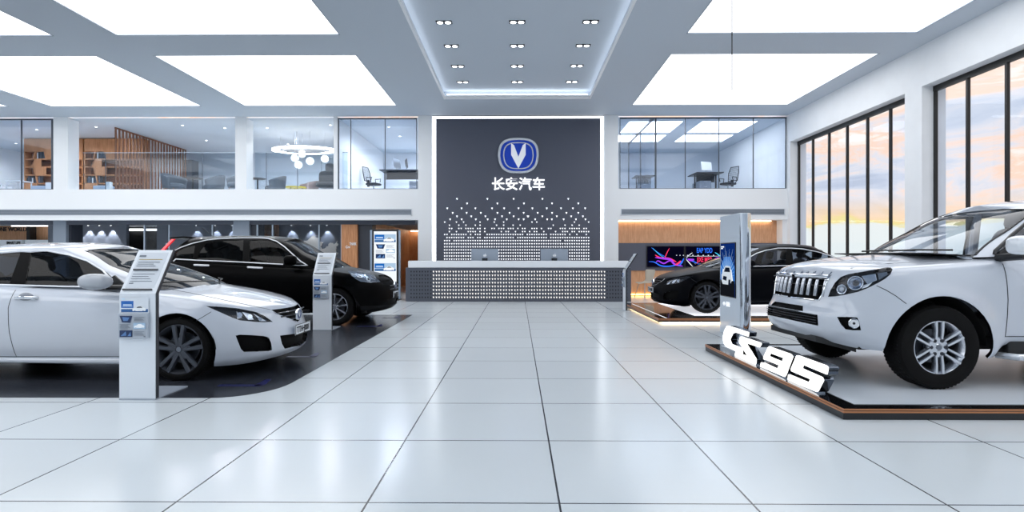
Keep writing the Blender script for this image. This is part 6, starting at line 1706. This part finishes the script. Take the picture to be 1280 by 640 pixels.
    for k in range(4): mesh_.tube([(.885, -.5, .55 + k * .025), (.92, 0, .55 + k * .025), (.885, .5, .55 + k * .025)], .004, 6)
    mesh_.build('lower_grille_bars', mat('grille_bar'), car.o)
    MB().tube([(.95, -.3, .645), (.965, 0, .645), (.95, .3, .645)], .004, 6).build('recess_lip', m_trim, car.o)
    # seams
    low.ribbon([(1095.6, 357), (1107, 362.3), (1120, 370), (1133, 379.7)], .0032, 'wing_gap', m_gap, car.o)
    low.ribbon([(-.598, 1.16), (-.615, .8), (-.60, .47), (-1.62, .47)], .004, 'door_gap', m_gap, car.o, 'side'); low.ribbon([(-1.68, 1.18), (-1.62, .47), (-2.25, .47), (-2.34, .66), (-2.5, .82), (-2.58, 1.18)], .004, 'door_gap', m_gap, car.o, 'side')
    hs = []
    for x, y in ((.79, .35), (.74, .5), (.6, .60), (.3, .68), (-.1, .735), (-.42, .765)):
        h = low.tree.ray_cast(Vector((x, car.side * y, 3)), Vector((0, 0, -1)))
        if h[0] is not None: hs.append(h[0])
    mb = MB(); mb.tube(hs, .0035, 6).tube([Vector((q.x, -q.y, q.z)) for q in hs], .0035, 6); mb.build('bonnet_gap', m_gap, car.o)
    both(car, lambda mb, sd: mb.prism([(-.66, sd * .74, .30), (-2.25, sd * .74, .30), (-2.25, sd * .74, .52), (-.66, sd * .74, .52)], (0, sd * .14, 0)), 'sill', m_trim, bevel=.02)
    both(car, lambda mb, sd: mb.tube([(-.62, sd * .80, .29), (-.68, sd * .95, .29), (-1.3, sd * .965, .29), (-2.1, sd * .95, .29), (-2.2, sd * .80, .29)], .03, 12), 'side_step', mat('step_chrome', 'dfe3e9', .2, metal=.6), smooth=True)
    MB().box(-3.6, -.74, .33, .62, .74, .45).build('underbody', m_well, car.o)
    MB().prism([(.62, -.7, .30), (.62, .7, .30), (.86, .45, .36), (.86, -.45, .36)], (0, 0, .06)).build('skid_plate', m_trim, car.o)
    for cx_ in (0, -wb):
        for sd in (-1, 1):
            w_ = MB(); n_ = 24
            vs = [(cx_ + (R + .005) * math.cos(PI * i / n_), sd * .86, r + (R + .005) * math.sin(PI * i / n_)) for i in range(n_ + 1)] + [(cx_ + (R + .005) * math.cos(PI * i / n_), sd * .45, r + (R + .005) * math.sin(PI * i / n_)) for i in range(n_ + 1)]
            w_.add(vs, [(i, i + 1, n_ + 2 + i, n_ + 1 + i) for i in range(n_)] + [tuple(range(n_ + 1, 2 * n_ + 2))]); w_.build('wheel_well', m_well, car.o)
    # glass house
    gh.region('front_window', [(-.58, 1.175), (-.62, 1.235), (-.80, 1.375), (-.99, 1.50), (-1.16, 1.59), (-1.32, 1.635), (-1.66, 1.65), (-1.68, 1.175)], 'side')
    gh.region('rear_window', [(-1.76, 1.19), (-1.74, 1.65), (-2.3, 1.65), (-2.55, 1.60), (-2.6, 1.19)], 'side'); gh.region('quarter_window', [(-2.7, 1.2), (-2.68, 1.62), (-3.3, 1.6), (-3.42, 1.25)], 'side')
    gh.region('windscreen', [(-.1, 1.1), (.765, 1.1), (.755, 1.2), (.70, 1.42), (.655, 1.54), (.61, 1.64), (.3, 1.668), (-.1, 1.672)], 'front', cond=lambda c: c.x > -1.2)
    gh.cut_all()
    tint = glass('clear_side_glass', 'e3e9ef', .8); ws = glass('clear_windscreen', 'eaf0f6', .9)
    gh.emit('body', 'roof', paint, car.o, skirt=.03, skirt_m=m_trim)
    for nm_ in ('front_window', 'rear_window', 'quarter_window'): gh.emit(nm_, nm_, tint, car.o, off=.006, mirror='pair')
    gh.emit('windscreen', 'windscreen', ws, car.o, off=.008)
    gh.ribbon([(-.57, 1.17), (-.61, 1.24), (-.80, 1.38), (-.99, 1.505), (-1.16, 1.595), (-1.32, 1.64), (-1.66, 1.655), (-2.3, 1.655), (-2.55, 1.60), (-2.6, 1.175), (-.57, 1.17)], .016, 'window_seal', m_trim, car.o, 'side')
    wp = []
    for k in range(13):   # dark seal along the near edge of the windscreen
        z = 1.2 + .49 * k / 12; y = float(np.interp(z, [1.1, 1.2, 1.42, 1.56, 1.69], [.765, .755, .70, .655, .60])); h = gh.tree.ray_cast(Vector((3, car.side * y, z)), Vector((-1, 0, 0)))
        if h[0] is not None: wp.append(h[0] + h[1] * .002)
    mb = MB(); mb.tube(wp, .009, 8).tube([Vector((q.x, -q.y, q.z)) for q in wp], .009, 8); mb.build('windscreen_seal', m_trim, car.o, smooth=True)
    p = onY(1283, 306.5, 4.92); lp = car.Mi @ p
    ms = both(car, lambda mb, sd: (setattr(mb, 'T', Matrix.Translation((lp.x, sd * abs(lp.y), lp.z))), cushion(mb, 0, 0, 0, .135, .10, .085, .6), setattr(mb, 'T', None)), 'wing_mirror', mat('mirror_white_bright', 'e9edf2', .2, coat=1), smooth=True)
    for sd, o in zip((car.side, -car.side), ms):
        MB().prism([(-.58, sd * .815, 1.165), (-1.0, sd * .815, 1.165), (-1.0, sd * .81, 1.20), (-.80, sd * .80, 1.33), (-.62, sd * .81, 1.23)], (0, sd * .03, 0)).build('mirror_base', m_trim, o, bevel=.004)
        MB().tube([(lp.x - .02, sd * (abs(lp.y) - .03), lp.z - .09), (lp.x + .0, sd * .84, lp.z - .11)], .035, 8).build('mirror_arm', m_trim, o, smooth=True)
    far = [o for o in ms if sum(v.co.y for v in o.data.vertices) < 0]
    for k in [k for k in bpy.data.objects if k.parent in far] + far: bpy.data.objects.remove(k)   # only the near mirror shows in the photo
    for k in (-1, 1): MB().tube([(-.12, car.side * (.08 if k > 0 else -.35), 1.245), (-.2, car.side * (.35 if k > 0 else -.1), 1.255), (-.36, car.side * (.62 if k > 0 else .14), 1.25)], .009, 6).build('wiper', m_trim, car.o)
    MB().prism([(-.02, -.7, 1.215), (-.02, .7, 1.215), (-.4, .78, 1.19), (-.4, -.78, 1.19)], (0, 0, .01)).build('cowl_panel', m_trim, car.o)
    cabin(car, -.62, -1.5, -2.4, .38, .85, 1.2, .7, mat('seat_grey', 'a9a6a9', .6))
    for sd in (-1, 1): MB().tube([(-1.70, sd * .74, 1.1), (-1.72, sd * .68, 1.72)], .045, 8).build('inner_pillar', mat('pillar_lining', 'c2c3c8', .6), car.o, smooth=True)
    both(car, lambda mb, sd: mb.prism([(-3.76, sd * .7, .95), (-3.55, sd * .9, .95), (-3.55, sd * .88, 1.2), (-3.74, sd * .7, 1.2)], (-.02, sd * .02, 0)), 'tail_lamp', mat('tail_red'))
    for hx in (-1.5, -2.35):
        hp, hn = low.hitside(hx, 1.06)
        if hp is not None: both(car, lambda mb, sd: mb.tube([(hx - .1, sd * abs(hp.y), 1.06), (hx - .08, sd * (abs(hp.y) + .035), 1.065), (hx + .08, sd * (abs(hp.y) + .035), 1.065), (hx + .1, sd * abs(hp.y), 1.06)], .015, 8), 'door_handle', m_chrome, smooth=True)
    wheels(car, wb, .935, r, .265, .245, 'six_twin', mat('rim_bright', 'c9cdd4', .2, metal=.9))
    return car
offroader = build_offroader()
# ================================================================== sky, sun, camera
w = bpy.data.worlds.new('sky'); bpy.context.scene.world = w; w.use_nodes = True; nt = w.node_tree
for n_ in list(nt.nodes): nt.nodes.remove(n_)
out = nt.nodes.new('ShaderNodeOutputWorld'); bg = nt.nodes.new('ShaderNodeBackground'); nt.links.new(bg.outputs[0], out.inputs[0])
tc = nt.nodes.new('ShaderNodeTexCoord'); sp = nt.nodes.new('ShaderNodeSeparateXYZ'); nt.links.new(tc.outputs['Generated'], sp.inputs[0])
mp = nt.nodes.new('ShaderNodeMapping'); mp.inputs['Scale'].default_value = (2.6, 2.6, 8); mp.inputs['Rotation'].default_value = (0.0, .12, 0)
nt.links.new(tc.outputs['Generated'], mp.inputs['Vector'])
nz = nt.nodes.new('ShaderNodeTexNoise'); nz.inputs['Scale'].default_value = 2.4; nz.inputs['Detail'].default_value = 9; nz.inputs['Roughness'].default_value = .62; nz.inputs['Distortion'].default_value = .5
nt.links.new(mp.outputs[0], nz.inputs['Vector'])
# cloud colour: grey-blue to peach to cream
cr = nt.nodes.new('ShaderNodeValToRGB'); el = cr.color_ramp.elements
el[0].position = .36; el[0].color = (*lin('b2c0d4'), 1); el[1].position = .68; el[1].color = (*lin('fff3e8'), 1)
for ps_, c_ in ((.43, 'c9d2df'), (.485, 'dfdde1'), (.53, 'f3dcd0'), (.575, 'fbd3b8'), (.62, 'fdeadb')):
    e_ = el.new(ps_); e_.color = (*lin(c_), 1)
nt.links.new(nz.outputs['Fac'], cr.inputs[0])
# height ramp: pale haze near the horizon, yellow-orange line above it, blue-grey up high
ad = nt.nodes.new('ShaderNodeMath'); ad.operation = 'MULTIPLY_ADD'; ad.inputs[1].default_value = .10; nt.links.new(nz.outputs['Fac'], ad.inputs[0]); nt.links.new(sp.outputs['Z'], ad.inputs[2])
hr = nt.nodes.new('ShaderNodeValToRGB'); el = hr.color_ramp.elements
el[0].position = 0; el[0].color = (*lin('dfe5e2'), 1); el[1].position = 1; el[1].color = (*lin('b4c4da'), 1)
for ps_, c_ in ((.092, 'e6e8e2'), (.098, 'ecd98a'), (.106, 'f8d2a4'), (.15, 'f9d8c2'), (.3, 'e6dde0'), (.45, 'c6d4e6')):
    e_ = el.new(ps_); e_.color = (*lin(c_), 1)
nt.links.new(ad.outputs[0], hr.inputs[0])
fm = nt.nodes.new('ShaderNodeMapRange'); fm.inputs[1].default_value = .10; fm.inputs[2].default_value = .14; fm.inputs[3].default_value = 0; fm.inputs[4].default_value = .88; nt.links.new(ad.outputs[0], fm.inputs[0])
mx = nt.nodes.new('ShaderNodeMix'); mx.data_type = 'RGBA'; nt.links.new(fm.outputs[0], mx.inputs[0]); nt.links.new(hr.outputs[0], mx.inputs[6]); nt.links.new(cr.outputs[0], mx.inputs[7])
nt.links.new(mx.outputs[2], bg.inputs['Color']); bg.inputs['Strength'].default_value = 1.1

cam = bpy.data.cameras.new('camera'); co = bpy.data.objects.new('camera', cam); C.objects.link(co)
cam.sensor_width = 36; cam.lens = 36 * F / 1280; cam.clip_end = 500
co.location = CAM; co.rotation_euler = (PI / 2, 0, TH); bpy.context.scene.camera = co
sc = bpy.context.scene
sc.view_settings.view_transform = 'Standard'; sc.view_settings.look = 'None'; sc.view_settings.exposure = 0.2; sc.view_settings.gamma = 1; sc.view_settings.use_curve_mapping = False
sc.cycles.max_bounces = 10; sc.cycles.transparent_max_bounces = 24; sc.cycles.diffuse_bounces = 5; sc.cycles.glossy_bounces = 5; sc.cycles.transmission_bounces = 6
sc.cycles.use_denoising = True; sc.cycles.caustics_reflective = False; sc.cycles.caustics_refractive = False; sc.cycles.sample_clamp_indirect = 6
